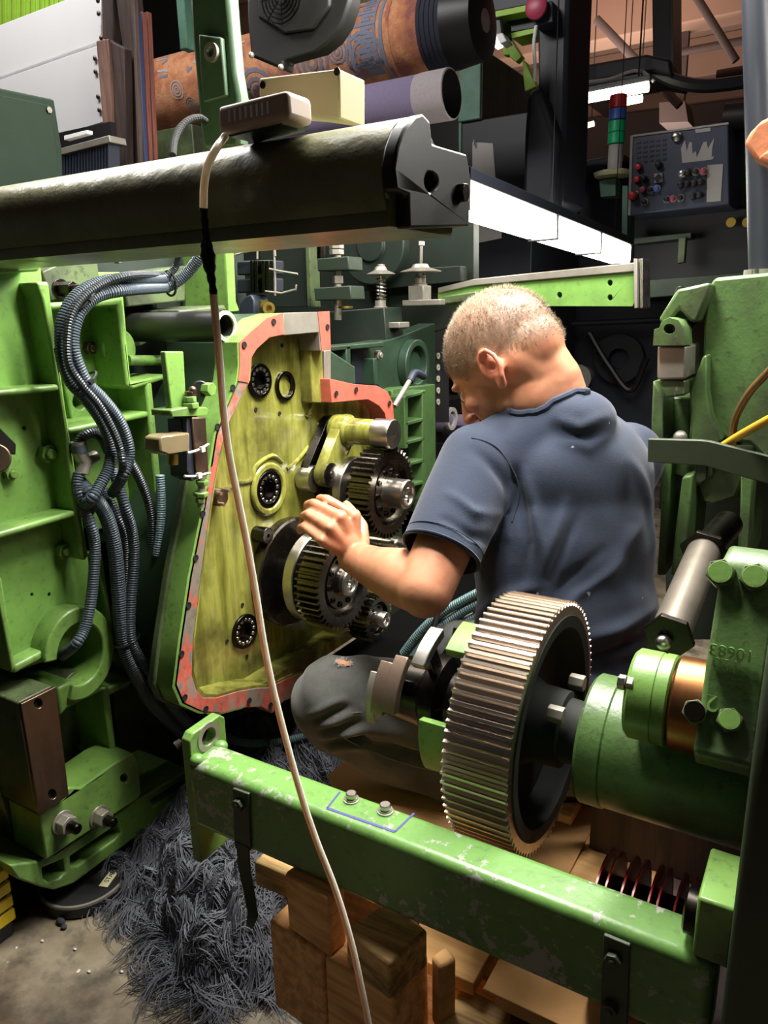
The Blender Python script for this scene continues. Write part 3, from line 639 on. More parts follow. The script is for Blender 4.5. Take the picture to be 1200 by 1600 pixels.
MB().lathe([(-.890, .066), (-.888, .068), (-.872, .068), (-.870, .066)], UO, PX, 48).build('collar_ring', G['steel'], ug, smooth=30)
lg = thing('gear_shaft', 'lower oily steel gear behind the wrist with a dark flywheel disc', 'gear', LO+V((-.87, 0, -.1)), 'gear shafts in the open gearbox')
gear(lg, 44, .099, LO, -.855, -.803, G['gear_steel'], -.79, .028)
MB().lathe([(-.985, .085), (-.985, .104), (-.980, .110), (-.930, .113), (-.927, .109), (-.927, .03)], LO, PX, 64).build('flywheel_disc', G['gear_steel'], lg, smooth=30)
MB().lathe([(-.890, .090), (-.888, .092), (-.868, .092), (-.866, .090)], LO, PX, 64).build('polished_ring', G['steel'], lg, smooth=30)
MB().lathe([(-1.0, .03), (-.85, .03)], LO, PX, 30).build('shaft', G['dark_steel'], lg)
sg = thing('gear_shaft', 'small dark steel gear low between lower gear and elbow', 'gear', V((-.86, 1.37, .32)), 'gear shafts in the open gearbox')
SO = AX(598, 968, -.80); gear(sg, 30, .052, V((0, SO.y, SO.z)), -.86, -.81, G['gear_steel'], -.79, .018, 6)
MB().lathe([(-1.0, .022), (-.84, .022)], V((0, SO.y, SO.z)), PX, 24).build('shaft', G['dark_steel'], sg)
ss = thing('spline_shaft', 'short splined steel shaft end between the two large gears', 'shaft', V((-.85, 1.42, .47)))
q = AX(640, 858, -.78); MB().lathe([(-.2, .018), (-.04, .018), (-.04, .024), (-.028, .024), (-.028, .02), (0, .02), (.002, .016)], q, PX, 30).build('stepped_end', G['steel'], ss, smooth=30)
gear_ring(MB(), 16, .016, .013, .006, q, PX, -.12, -.04).build('spline', G['gear_steel'], ss, smooth=30)

rk = thing('rocker_arm', 'yellow-green rocker arm with a bright steel shaft end', 'rocker arm', V((-.9, 1.36, .68)))
RO = V((0, 1.312, .760))
MB().lathe([(-1.0, .024), (-.925, .024), (-.92, .034), (-.885, .034), (-.88, .028), (-.815, .028)], RO, PX, 36).build('sleeve', G['oil'], rk, smooth=30)
MB().lathe([(-.818, .0305), (-.779, .0305), (-.776, .029), (-.776, .004), (-.786, .004)], RO, PX, 40, False).build('shaft_end', G['steel'], rk, smooth=30)
def arm(x0, x1, pr, pe, mat, name='arm'):
    a, b = V((x0, *pr)), V((x0, *pe)); d = (b-a); nrm = V((0, -d.z, d.y)).normalized(); w0, w1 = .031, .026; n = 14
    P = [a+(nrm*math.cos(t)-d.normalized()*math.sin(t))*w0 for t in np.linspace(0, math.pi, n)]+[b+(-nrm*math.cos(t)+d.normalized()*math.sin(t))*w1 for t in np.linspace(0, math.pi, n)]
    return MB().plate(P, (x1-x0, 0, 0)).build(name, mat, rk, bev=.004, seg=3)
e1 = AX(488, 748, -.925); e2 = AX(518, 742, -.885)
arm(-.945, -.925, (1.312, .760), (e1.y, e1.z), G['dark_steel']); arm(-.912, -.887, (1.312, .760), (e2.y+.0, e2.z), G['oil'])
MB().lathe([(-.948, .028), (-.915, .028)], V((0, e1.y, e1.z)), PX, 30).build('roller', G['steel'], rk, smooth=30)
MB().lathe([(-.90, .025), (-.885, .025), (-.883, .018), (-.883, .008), (-.881, .008), (-.881, .0001)], V((0, e2.y, e2.z)), PX, 30, False).build('roller_pin', G['gear_steel'], rk, smooth=30)
MB().ell(AX(540, 655, -.90), (.018, .024, .011)).build('oil_cup', G['oil'], rk)
# ------------------------------------------------------------------ front beam of the removed assembly
fb = thing('frame_beam', 'chipped green box beam on timber blocks with a lifting eye plate', 'machine beam', (-.38, .65, .318))
ZT, ZB, YF0, YB0 = .420, .318, .625, .682
MB().box((-.705, YF0, ZB), (-.04, YB0, ZT)).build('box_beam', G['green_beam'], fb, bev=.011, seg=4)
ep = [V((-.716, .630, .255)), V((-.716, .630, .448)), V((-.716, .638, .456)), V((-.716, .690, .458)), V((-.716, .699, .450)), V((-.716, .699, .255))]
hc = AX(326, 1151, -.70)
MB().plate(ep, (.016, 0, 0), [circYZ(-.716, hc.y, hc.z, .0135, 24)]).build('end_plate', G['green'], fb, bev=.002)
MB().ring(.021, .0135, 0, .0015, V((-.7005, hc.y, hc.z)), PX, 28).build('eye_rim', G['grey_steel'], fb)
for x, y in ((308, 1187), (345, 1166)): MB().ell(AX(x, y, -.694), (.010, .010, .008)).build('weld_bead', G['green_beam'], fb)
for x, y in ((549, 1250), (602, 1268)):
    p = AZ(x, y, ZT); k = MB().lathe([(0, .010), (.002, .010), (.0022, .0085), (.004, .0085)], p, (0, 0, 1), 24).build('washer', G['steel'], fb)
    MB().lathe([(.004, .0068), (.0095, .0068), (.0105, .0058)], p, (0, 0, 1), 18).hexp(p+V((0, 0, .0105)), (0, 0, 1), .0035, .0002).build('bolt_head', G['steel'], k)
q = [AZ(531, 1238, ZT), AZ(511, 1263, ZT), AZ(617, 1300, ZT), AZ(647, 1271, ZT)]
for a, b, w in ((q[0], q[1], .0024), (q[1], q[2], .0036), (q[2], q[3], .0026)): MB().bar(a+V((0, 0, .0002)), b+V((0, 0, .0002)), w, .0006).build('marker_line', G['marker'], fb)
def strap(pl, boltpx, y=YF0):
    k = pY(MB(), pl, y-.004, y+.0005).build('strap_plate', G['green_post'], fb, bev=.001)
    for b in boltpx:
        p = AY(*b, y-.004); MB().hexp(p, (0, -1, 0), .0085, .007, .2).ell(p+V((0, -.007, 0)), (.004, .002, .004)).build('bolt', G['green_post'], k, bev=.0006)
strap([(363, 1232), (388, 1241), (391, 1330), (366, 1322)], [(375, 1256)])
strap([(943, 1461), (984, 1478), (978, 1640), (935, 1640)], [(959, 1497), (954, 1574)])
# bent flat leaf hanging from the strap
Pl = [AY(378, 1320, .62), AY(381, 1360, .617), AY(389, 1400, .61), AY(394, 1430, .60), AY(389, 1450, .59)]
Wd = [.022, .021, .019, .017, .010]
MB().strip([p+V((-w/2, 0, 0)) for p, w in zip(Pl, Wd)], [p+V((w/2, 0, 0)) for p, w in zip(Pl, Wd)], (0, .003, 0)).build('hanging_leaf', G['green_post'], fb, bev=.0008)

# upright post at the right and the bolted lug
ps = thing('frame_post', 'dark green upright post at the end of the chipped beam', 'machine post', (.0, .66, 0))
MB().plate([V((-.031, .60, 0)), V((-.031, .60, .50)), V((-.031, .606, .62)), V((-.031, .62, .69)), V((-.031, .65, .745)), V((-.031, .80, .79)), V((-.031, .84, .70)), V((-.031, .84, 0))], (.09, 0, 0)).build('post_body', G['green_post'], ps, bev=.008, seg=3)
MB().box((-.062, .628, .42), (-.03, .705, .485)).build('bolt_lug', G['green'], ps, bev=.003)
MB().lathe([(0, .021), (.010, .021), (.012, .018)], (-.062, .652, .448), (-1, 0, 0), 24).ell((-.05, .69, .432), (.02, .015, .012)).build('lug_bolt', G['dark_steel'], ps)

# ------------------------------------------------------------------ big gear, clutch and drum on one shaft
GY, GZ = .872, .468
G['gloom2'] = paint('greasy_shade_green_paint', (12, 15, 12), .75, .3, .2)  # near-black green paints the unlit gear face and the column gap
bg = thing('drive_gear', 'large broad gear wheel with bright teeth in front of the seated man', 'gear', (-.32, GY, .30))
GO = V((0, GY, GZ))
gear_ring(MB(), 82, .1665, .1605, .140, GO, PX, -.362, -.278, .5).build('toothed_rim', G['tooth_steel'], bg, smooth=25)
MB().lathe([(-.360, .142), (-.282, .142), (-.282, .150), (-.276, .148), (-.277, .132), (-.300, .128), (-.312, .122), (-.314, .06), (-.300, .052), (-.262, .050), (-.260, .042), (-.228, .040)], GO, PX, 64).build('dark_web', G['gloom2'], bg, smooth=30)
for yy, zz in ((-.045, .045), (.04, .05)): MB().hexp(GO+V((-.272, yy, zz)), PX, .011, .02).build('hub_bolt', G['grey_steel'], bg, bev=.001)
def arc(parent, x0, x1, r0, r1, a0, a1, mat, name, b=.0015):
    t = np.radians(np.linspace(a0, a1, 16))
    return MB().strip([GO+V((x0, r1*math.cos(a), r1*math.sin(a))) for a in t], [GO+V((x0, r0*math.cos(a), r0*math.sin(a))) for a in t], (x1-x0, 0, 0)).build(name, mat, parent, bev=b)
G['sleeve2'] = metal('brownish_jaw_steel', (150, 128, 112), .38, .4, .7)
cl = thing('dog_clutch', 'dog clutch of stacked steel jaws and green jaws beside the large gear', 'clutch', (-.43, GY, .38))
MB().lathe([(-.515, .02), (-.515, .045), (-.46, .05), (-.45, .062), (-.43, .062), (-.42, .045), (-.36, .045)], GO, PX, 36).build('hub', G['dark_steel'], cl, smooth=30)
for x0, x1, r, a0, a1, mt in ((-.522, -.508, .082, 142, 196, 'grey_steel'), (-.506, -.486, .094, 132, 178, 'sleeve2'), (-.484, -.464, .101, 126, 172, 'sleeve2'), (-.448, -.428, .120, 102, 134, 'steel')):
    arc(cl, x0, x1, r-.014, r, a0, a1, G[mt], 'jaw_plate')
arc(cl, -.405, -.372, .115, .130, 96, 122, G['green'], 'green_jaw'); arc(cl, -.425, -.372, .092, .106, 168, 214, G['green'], 'green_jaw')
for a, x in ((118, -.438), (150, -.475), (108, -.39), (190, -.40), (60, -.44), (20, -.47)):
    t = math.radians(a); MB().bar(GO+V((x, .04*math.cos(t), .04*math.sin(t))), GO+V((x, .1*math.cos(t), .1*math.sin(t))), .022, .012, (1, 0, 0)).build('spider_arm', G['dark_steel'], cl, bev=.002)
dr = thing('shaft_drum', 'green cast drum to the right of the large gear', 'drum', (-.13, GY, .385))
MB().lathe([(-.230, .03), (-.230, .078), (-.226, .082), (-.20, .082), (-.198, .080), (-.035, .080)], GO, PX, 56).build('drum_shell', G['green_cast'], dr, smooth=30)
MB().lathe([(-.31, .022), (-.22, .022)], GO, PX, 24).build('shaft', G['dark_steel'], dr)
# bearing cap with raised numbers
bl = thing('bearing_block', 'green cast bearing block with raised numbers and four hexagon bolts', 'bearing', (-.07, .79, .53))
X0, X1 = AY(1088, 1120, .72).x, -.033
prof = [(.735, .552), (.716, .575), (.735, .602), (.748, .650), (.760, .672), (.786, .718), (.795, .745), (.806, .752), (.852, .752), (.885, .70), (.89, .560)]
MB().plate([V((X0, y, z)) for y, z in prof], (X1-X0, 0, 0)).build('block_body', G['green_cast'], bl, bev=.006, seg=3)
def on_face(x, i0=0):
    return x
def facept(px_, py_, y0, z0, y1, z1):
    """a pixel on the sloping face through (y0,z0)-(y1,z1)"""
    n = V((0, -(z1-z0), (y1-y0))); o = V((0, y0, z0)); d = ray(px_, py_); t = (o-EYE).dot(n)/d.dot(n); return EYE+d*t, -n.normalized() if n.y > 0 else n.normalized()
for (x, y), r, seg_ in (((1127, 898), .0145, (.786, .718, .806, .752)), ((1180, 905), .0145, (.786, .718, .806, .752)), ((1087, 1114), .0125, (.716, .575, .735, .602)), ((1141, 1127), .0125, (.716, .575, .735, .602))):
    p, n = facept(x, y, *seg_); n = V((0, -abs(n.y), abs(n.z))); mb = MB().hexp(p-n*.004, n, r, .016, .35); k = mb.build('bolt', G['green_dirty'], bl, bev=.001)
    MB().lathe([(0, r*.80), (.0012, r*.76)], p+n*.012, n, 20).build('bolt_face', G['green'] if x != 1087 else G['dark_steel'], k)
dn = V((0, .748-.735, .650-.602)).normalized(); nn = V((0, -dn.z, dn.y))
for body, (x, y), sz in (('10683', (1143, 1019), .0165), ('120', (1135, 1037), .0165), ('2', (1114, 1098), .026)):
    p, _ = facept(x, y, *((.735, .602, .748, .650) if body != '2' else (.716, .575, .735, .602)))
    d2 = dn if body != '2' else V((0, .019, .027)).normalized(); n2 = V((0, -d2.z, d2.y))
    text(body, sz, p+n2*{'2': .0065, '120': .0045}.get(body, .0024), (-1, 0, 0), -d2, G['green'], bl, .0026, 'raised_number')
bu = thing('bearing_bush', 'green collar and worn bronze bush left of the numbered block', 'bush', (-.14, .795, .53))
BO = V((.012, .795, .584))
MB().lathe([(-.178, .035), (-.178, .046), (-.174, .050), (-.150, .050), (-.149, .049), (-.146, .049), (-.146, .050), (-.136, .050), (-.134, .047)], BO, PX, 48).build('green_collar', G['green'], bu, smooth=30)
MB().lathe([(-.136, .040), (-.132, .040), (-.132, .049), (-.130, .051), (-.088, .051)], BO, PX, 48).build('bronze_bush', G['bronze'], bu, smooth=30)
p = AX(978, 1067, -.166); MB().hexp(p, (-1, 0, 0), .0085, .008).build('bolt_head', G['steel'], bu, bev=.001); MB().hexp(p+V((.0085, 0, 0)), (-1, 0, 0), .0085, .007, .4).build('lock_nut', G['grey_steel'], bu, bev=.001)
G['sleeve'] = metal('scuffed_sleeve_steel', (128, 120, 108), .4, .5, .6)
pp = thing('steel_sleeve', 'grey steel sleeve with hexagon ends rising behind the bronze bush', 'sleeve', AT(1045, 1005, .97))
a, b = AT(1046, 992, .93), AT(1100, 862, 1.10); ax = (b-a).normalized()
MB().cyl(a, b, .0235, seg=36).build('sleeve_tube', G['sleeve'], pp)
MB().hexp(a-ax*.006, ax, .031, .008, .2).build('hexagon_end', G['dark_steel'], pp, bev=.001); MB().hexp(b-ax*.004, ax, .034, .008, .2).build('hexagon_end', G['dark_steel'], pp, bev=.001)
MB().cyl(b, b+ax*.07+V((.015, .05, 0)), .022, seg=30).build('dark_end', G['dark_steel'], pp); MB().ell(a-ax*.012+V((-.004, 0, -.004)), .010).build('grease_nipple', G['steel'], pp)

# red grooved pulleys under the drum
G['flange_dark'] = plain('shaded_red_enamel', (150, 18, 30), .4, .2, 20, .02)  # darker copy of the red, painting the shade on the flange faces
def pulley(label, xs, y, z, r, hub, matn='red_enamel'):
    t = thing('vee_pulley', label, 'pulley', (sum(xs)/len(xs), y, z-r), 'red grooved pulleys below the drum')
    for x in xs:
        k = MB().ring(r-.002, r*.6, x-.0008, x+.0004, V((0, y, z)), PX, 56).build('flange', G['flange_dark'], t, smooth=30)
        MB().ring(r, r-.006, x-.0013, x+.0009, V((0, y, z)), PX, 64).build('red_rim', G[matn], k, smooth=30)
    MB().lathe([(xs[0]-.004, hub), (xs[-1]+.004, hub)], V((0, y, z)), PX, 36).build('core', G['rubber'], t); return t
pulley('red pulley with wide paired flanges just behind the chipped beam', [AY(948, 1300, .80).x, AY(962, 1308, .80).x, AY(986, 1318, .80).x, AY(1003, 1324, .80).x, AY(1027, 1336, .80).x, AY(1040, 1345, .80).x, AY(1066, 1355, .80).x, AY(1083, 1362, .80).x], .80, .270, .080, .05)
pulley('dark red pulley of narrow flanges further back under the drum', [AY(1010+i*13, 1262, 1.05).x for i in range(11)], 1.18, .27, .12, .09)
tag(MB().box((-.262, 1.02, .1825), (.05, 1.034, .36)).build('backing_board', G['plank_brown'], bev=.002), 'dark brown board standing behind the red pulleys', 'board')

# ------------------------------------------------------------------ timber packing under the beam
def block(name, label, pl, z, h, mat, cat='timber block', grp='timber packing under the beam', rot=None, b=.004):
    l, n, r = [AZ(x, y, z) for x, y in pl]; e1 = l-n; u = e1.normalized(); w = V((-u.y, u.x, 0)); L2 = (r-n).dot(w)
    if abs(L2) < .02: L2 = .1
    P = [n, n+e1, n+e1+w*L2, n+w*L2]; 
    P = [p+V((RNG.normal(0, .0015), RNG.normal(0, .0015), 0)) for p in P]
    return tag(MB().plate(P, (0, 0, -h)).build(name, mat, bev=b, seg=2), label, cat, grp)
block('timber_block', 'timber block standing directly under the beam, topmost of the stack', [(446, 1362), (511, 1406), (577, 1410)], .318, .086, G['timber'])
block('timber_block', 'oily timber block at the stack corner behind the hanging yarn', [(419, 1437), (505, 1491), (560, 1455)], .231, .14, G['timber_end'])
block('timber_block', 'timber block beside the corner one, carrying the weathered block', [(511, 1494), (619, 1560), (684, 1500)], .231, .14, G['timber'])
block('timber_block', 'weathered grey-topped timber block lying under the beam', [(544, 1452), (608, 1506), (684, 1463)], .285, .053, G['plank_grey'])
block('timber_block', 'thin pale timber offcut upright at the right of the stack', [(672, 1492), (690, 1512), (708, 1490)], .235, .10, G['board'])
block('timber_block', 'pale sawn timber end at the bottom of the picture', [(725, 1537), (684, 1600), (800, 1574)], .15, .09, G['plank_grey'])
block('timber_block', 'pale topped plank poking out behind the topmost block', [(396, 1344), (448, 1370), (480, 1350)], .270, .04, G['plank_grey'])
for i, (x, y) in enumerate(((-.62, .70), (-.42, .66))):
    pass
tag(MB().box((-.54, .64, 0), (-.30, .80, .0905)).build('timber_sleeper', G['timber'], bev=.004), 'broad timber sleeper on the floor under the packing blocks', 'timber block')
# boards and cardboard the man kneels on
bd = thing('board_platform', 'low platform of pine boards on bearers beneath the cardboard', 'platform', (-.2, 1.05, 0))
xs = [(-.70, -.565), (-.555, -.43), (-.42, -.315), (-.285, -.15), (-.14, 0.0), (.01, .15)]
for i, (a, b) in enumerate(xs): MB().box((a, .80 if a < -.43 else .705, .162), (b, 1.5, .182)).build('board', G['board'] if a < -.2 else G['plank_brown'], bd, bev=.0015)
for y in (.86, 1.1, 1.4): MB().box((-.70, y, 0), (.15, y+.07, .162)).build('bearer', G['timber'], bd, bev=.003)
cp = [AZ(512, 1213, .186), AZ(546, 1183, .186), V((-.62, 1.4, .186)), V((-.27, 1.4, .186)), V((-.27, .82, .186)), V((-.52, .80, .186))]
tag(MB().plate([V((p.x, p.y, .1835)) for p in cp], (0, 0, .004)).build('cardboard_sheet', G['card'], bev=.001), 'oil-spotted brown cardboard sheet under the seated man', 'cardboard')
tag(MB().box((-.45, 1.05, .1876), (-.30, 1.30, .204)).build('timber_block', G['timber'], bev=.004), 'timber block the man sits on behind the large gear', 'timber block', 'timber packing under the beam')
tag(MB().plate([AZ(*q, .1880) for q in ((640, 1262), (668, 1235), (700, 1244), (700, 1275))], (0, 0, .002)).build('cardboard_flap', G['card']), 'small cardboard flap beside the foot of the large gear', 'cardboard')
tag(MB().box((-.30, .70, .1825), (-.05, .80, .188)).build('cardboard_flap', G['card'], bev=.001), 'brown cardboard strip on the boards below the beam', 'cardboard')

# ------------------------------------------------------------------ top beam with end plate
tb2 = thing('tube_beam', 'oily olive green tubular beam with a dark profiled end plate', 'machine beam', (-.9, .62, 1.06))
XE = -.335
pf = [(620, 297), (616, 262), (622, 228), (632, 200), (645, 184), (662, 178), (673, 190), (676, 223), (687, 228), (730, 241), (736, 278), (734, 354), (640, 357), (639, 305)]
hl = AX(674, 284, XE)
pX(MB(), pf, XE, XE-.014, [circ(674, 284, 10, 16, 20)]).build('end_plate', G['iron'], tb2, bev=.0025)
MB().hexp(AX(717, 302, XE), PX, .009, .008).build('end_bolt', G['dark_steel'], tb2, bev=.001)
E0 = [AX(x, y, XE) for x, y in pf]; yl = E0[0].y; zt = E0[5].z; zb = E0[12].z; yr = E0[10].y
cyc, rad = yl+.056, .056
cz = zt-rad
sec = [V((XE-.014, cyc+rad*math.cos(a), cz+rad*math.sin(a))) for a in np.linspace(math.radians(-20), math.radians(205), 40)]
sec += [V((XE-.014, yl+.006, zb+.028)), V((XE-.014, yl+.012, zb+.024)), V((XE-.014, yl+.012, zb+.002)), V((XE-.014, yr-.012, zb+.002)), V((XE-.014, yr-.012, cz-.02))]
MB().plate(sec, (-1.25, 0, 0)).build('tube_body', G['green_tube'], tb2, bev=.002, smooth=50)
cab = thing('wall_adapter', 'beige plastic box with vent slots lying on the tubular beam', 'power adapter', AY(415, 200, .60))
pY(MB(), [(338, 166), (448, 139), (451, 184), (341, 209)], .575, .612).build('box_body', G['beige'], cab, bev=.005, seg=3)
for i in range(8): 
    x = 356+i*8.6; pY(MB(), [(x, 172-i*2.0), (x+3, 171-i*2.0), (x+3.6, 190-i*2.0), (x+.8, 191-i*2.0)], .5738, .577).build('vent_slot', G['white_panel'], cab)  # slots painted white for the light shining in them
pY(MB(), [(352, 203), (446, 182), (440, 194), (360, 214)], .585, .62).build('foot', G['green_dark'], cab)
jb = thing('junction_box', 'plain cream rectangular box behind the slotted beige box', 'box', AY(480, 190, .66))
pY(MB(), [(404, 122), (530, 107), (531, 186), (480, 178), (405, 172)], .655, .70).build('box_body', G['cream'], jb, bev=.002)
for x, y in ((411, 133), (527, 112)): MB().lathe([(0, .0035), (.001, .0035)], AY(x, y, .6545), (0, -1, 0), 12).build('corner_screw', G['iron'], jb)

# hanging cable
def cable_on(pl, y): return [AY(a, b, y if len(q) == 0 else q[0]) for a, b, *q in pl]
hc_ = thing('hanging_cable', 'pale two-core cable with a taped joint hanging from the beam to the floor', 'cable', AY(480, 1280, .55))
up = cable_on([(352, 213, .575), (338, 232, .553), (325, 258, .548), (319, 290, .546), (318, 325, .546)], .55)
dn_ = cable_on([(333, 455), (337, 500), (343, 560), (349, 640), (358, 710), (372, 780), (386, 850), (400, 930), (411, 1000), (425, 1070), (445, 1150), (470, 1240), (493, 1310), (524, 1390), (548, 1470), (565, 1545), (580, 1620)], .556)
P = smooth_path(up, .004); MB().tube(P, .0036, 8).build('upper_lead', G['cable'], hc_)
P = smooth_path(dn_, .004)
for sgn, mt in ((-1, 'copper'), (1, 'cable')):
    MB().tube([p+RT*(sgn*.0017) for p in P], .0021, 7).build('core', G[mt], hc_)
T_ = smooth_path(cable_on([(318, 322), (320, 345), (322, 372), (324, 392), (328, 420), (332, 445), (334, 460)], .552), .003); n = len(T_)
rr = [.0036+.0034*math.exp(-((i/n-.55)/.16)**2)+.0006*math.sin(i*1.9) for i in range(n)]
MB().tube(T_, rr, 10).build('tape_joint', G['tape'], hc_)
tag(conduit('conduit', 'black conduit arching from the beam to the green upright', [AY(270, 243, .66), AY(272, 222, .68), AY(280, 202, .70), AY(295, 188, .72), AY(312, 184, .74), AY(322, 190, .75)], .0042, G['black']), 'black conduit arching from the beam to the green upright', 'conduit')
# ------------------------------------------------------------------ things above and behind the top beam
G['cabinet2'] = paint('mid_green_channel_paint', (66, 92, 66), .45, .3, .15)
up_ = thing('upright_channel', 'green upright channel bolted behind the tubular beam', 'machine post', AY(335, 200, .78))
pY(MB(), [(292, -60), (352, -60), (358, 20), (366, 110), (373, 150), (372, 230), (318, 232), (312, 200), (306, 130), (298, 40)], .80, .822).build('channel_body', G['cabinet2'], up_, bev=.005)
pY(MB(), [(310, 53), (345, 58), (352, 150), (318, 160), (312, 110)], .792, .80).build('bracket_plate', G['cabinet2'], up_, bev=.002)
c = AY(331, 82, .79); MB().ring(.011, .006, -.002, .003, c, (0, -1, 0), 20).build('eyelet', G['grey_steel'], up_)
G['cabinet'] = paint('deep_green_cabinet_paint', (18, 31, 21), .7, .2, .12)
G['cabinet'].node_tree.nodes['Principled BSDF'].inputs['Specular IOR Level'].default_value = .12
cb = thing('green_cabinet', 'plain green steel cabinet standing left of the brown planks', 'cabinet', AX(50, 290, -1.35))
pX(MB(), [(-60, 120), (0, 137), (85, 155), (97, 230), (102, 330), (-60, 340)], -1.32, -1.7).build('cabinet_body', G['cabinet'], cb, bev=.004)
pX(MB(), [(-50, 135), (0, 148), (79, 164), (90, 240), (92, 300), (-50, 310)], -1.317, -1.322).build('door_panel', G['cabinet'], cb, bev=.002)
MB().hexp(AX(76, 172, -1.317), PX, .006, .003).build('door_screw', G['dark_steel'], cb)
wp = thing('white_cladding', 'two white sheet panels riveted to the brown planks', 'cladding', AY(80, 240, 1.9))
pY(MB(), [(-80, 65), (0, 39), (106, -2), (106, -30), (158, -30), (158, 62), (150, 67), (-80, 149)], 1.9, 1.92).build('upper_panel', G['white_panel'], wp, bev=.002)
pY(MB(), [(-80, 152), (152, 71), (162, 190), (92, 212), (-80, 260)], 1.885, 1.92).build('lower_panel', G['white_panel'], wp, bev=.002)
for x, y in ((153, 1), (154, 21), (158, 59), (148, 91), (149, 112), (153, 151), (155, 172)): MB().ell(AY(x, y, 1.88), (.008, .005, .008), seg=10, rings=6).build('rivet', G['brown_steel'], wp)
sl = thing('lime_curtain', 'lime green slatted screen above the white panels', 'screen', AY(50, 40, 2.4))
for i in range(17):
    x = -12+i*7.4; pY(MB(), [(x, -60), (x+5.6, -60), (x+6.2, 50), (x+.6, 50)], 2.4+.01*(i % 2), 2.43).build('slat', G['lime'], sl, bev=.003)
G['plank_mid'] = _wood('mid_brown_plank', (128, 96, 82), (98, 72, 62), (52, 38, 32), axis=(12, 12, 1))
pkg = 'upright brown planks beside the carpet roll'
for nm, lbl, pl, y, m in (('brown_plank', 'short upright brown plank at the top beside the white panel', [(158, -40), (175, -40), (177, 66), (160, 60)], 1.80, 'plank_brown'),
        ('brown_plank', 'pale-edged brown plank standing against the white panel edge', [(150, 64), (168, 60), (172, 110), (178, 275), (166, 280), (160, 190)], 1.75, 'plank_mid'),
        ('brown_plank', 'dark plank right behind the pale-edged one', [(169, 62), (194, 75), (198, 270), (178, 275)], 1.76, 'plank_brown'),
        ('brown_plank', 'broad dark plank with knots in the middle of the upright bunch', [(176, -40), (208, -40), (218, 80), (224, 266), (197, 270), (192, 80)], 1.80, 'plank_brown')):
    tag(pY(MB(), pl, y, y+.03).build(nm, G[m], bev=.003), lbl, 'plank', pkg)
for i, (x, m, lbl) in enumerate(((204, 'plank_brown', 'narrow dark batten left of the blue batten'), (211, 'blue_btn', 'narrow dark blue batten between the planks and the red laths'), (219, 'lath_red', 'red-brown lath touching the blue batten'), (227, 'lath_red', 'outermost red-brown lath beside the carpet roll'))):
    mm = G[m] if m != 'blue_btn' else plain('navy_batten_paint', (38, 48, 84), .5)
    tag(pY(MB(), [(x, 18 if i else -40), (x+4, 18 if i else -40), (x+15, 255), (x+11, 257)], 1.70+.02*i, 1.715+.02*i).build('thin_lath', mm, bev=.002), lbl, 'lath', 'narrow laths by the carpet roll')
cm = thing('comb_tray', 'dark comb of metal fins on a pale rail below the white panels', 'machine comb', AY(130, 275, 1.6))
pY(MB(), [(92, 232), (170, 211), (172, 222), (93, 243)], 1.6, 1.66).build('pale_rail', G['grey_steel'], cm, bev=.002)
for i in range(16):
    x = 98+i*4.6; pY(MB(), [(x, 243-i*1.2), (x+2, 242-i*1.2), (x+3, 292-i*1.0), (x+1, 292-i*1.0)], 1.61, 1.65).build('fin', G['bluegrey'], cm)
q0, q1 = AY(90, 205, 1.70), AY(172, 190, 1.70)
MB().box((q0.x, 1.70, 0), (q1.x, 1.72, q1.z)).build('dark_backing', G['iron'], cm)
tag(pY(MB(), [(100, 212), (136, 203), (136, 209), (100, 219)], 1.62, 1.64).build('pale_strip', G['white_panel'], bev=.001), 'narrow white strip under the lower white panel', 'strip')

# carpet rolls
YC = 2.75
def cyl_on(px0, px1, Y, dz=0):  # axis line through two pixels and radius from the pixel heights
    return None
t0, b0 = AY(236, 97, YC), AY(242, 202, YC); t1, b1 = AY(600, -6, YC), AY(640, 125, YC)
rz = ((t0.z+t1.z)/2+(b0.z+b1.z)/2)/2; rr_ = ((t0.z+t1.z)/2-(b0.z+b1.z)/2)/2
CO = V((0, YC+.02, rz)); xl, xr = AY(205, 150, YC).x, AY(652, 60, YC-rr_*.8).x
cr = thing('carpet_roll', 'thick roll of rust-coloured carpet with blue-grey borders', 'carpet roll', V(((xl+xr)/2, YC, rz-rr_)))
MB().lathe([(xl, rr_), (xr-.005, rr_), (xr, rr_-.008)], CO, PX, 64).build('carpet_body', G['carpet'], cr, smooth=30)
for i in range(5):
    x0 = xr-.008+i*.018; MB().lathe([(x0, rr_*.5), (x0, rr_*(.99-.012*i)), (x0+.016, rr_*(.985-.012*i)), (x0+.017, rr_*.5)], CO, PX, 64).build('edge_layer', G['navy_edge'], cr, smooth=30)
MB().lathe([(xr+.08, rr_*.95), (xr+.19, rr_*.86), (xr+.20, rr_*.5)], CO, PX, 64).build('dark_end', G['iron'], cr, smooth=30)
xs_ = AY(755, 50, YC).x; MB().lathe([(xr+.15, rr_*.26), (xs_, rr_*.26)], CO, PX, 32).build('roll_core', G['grey_steel'], cr)
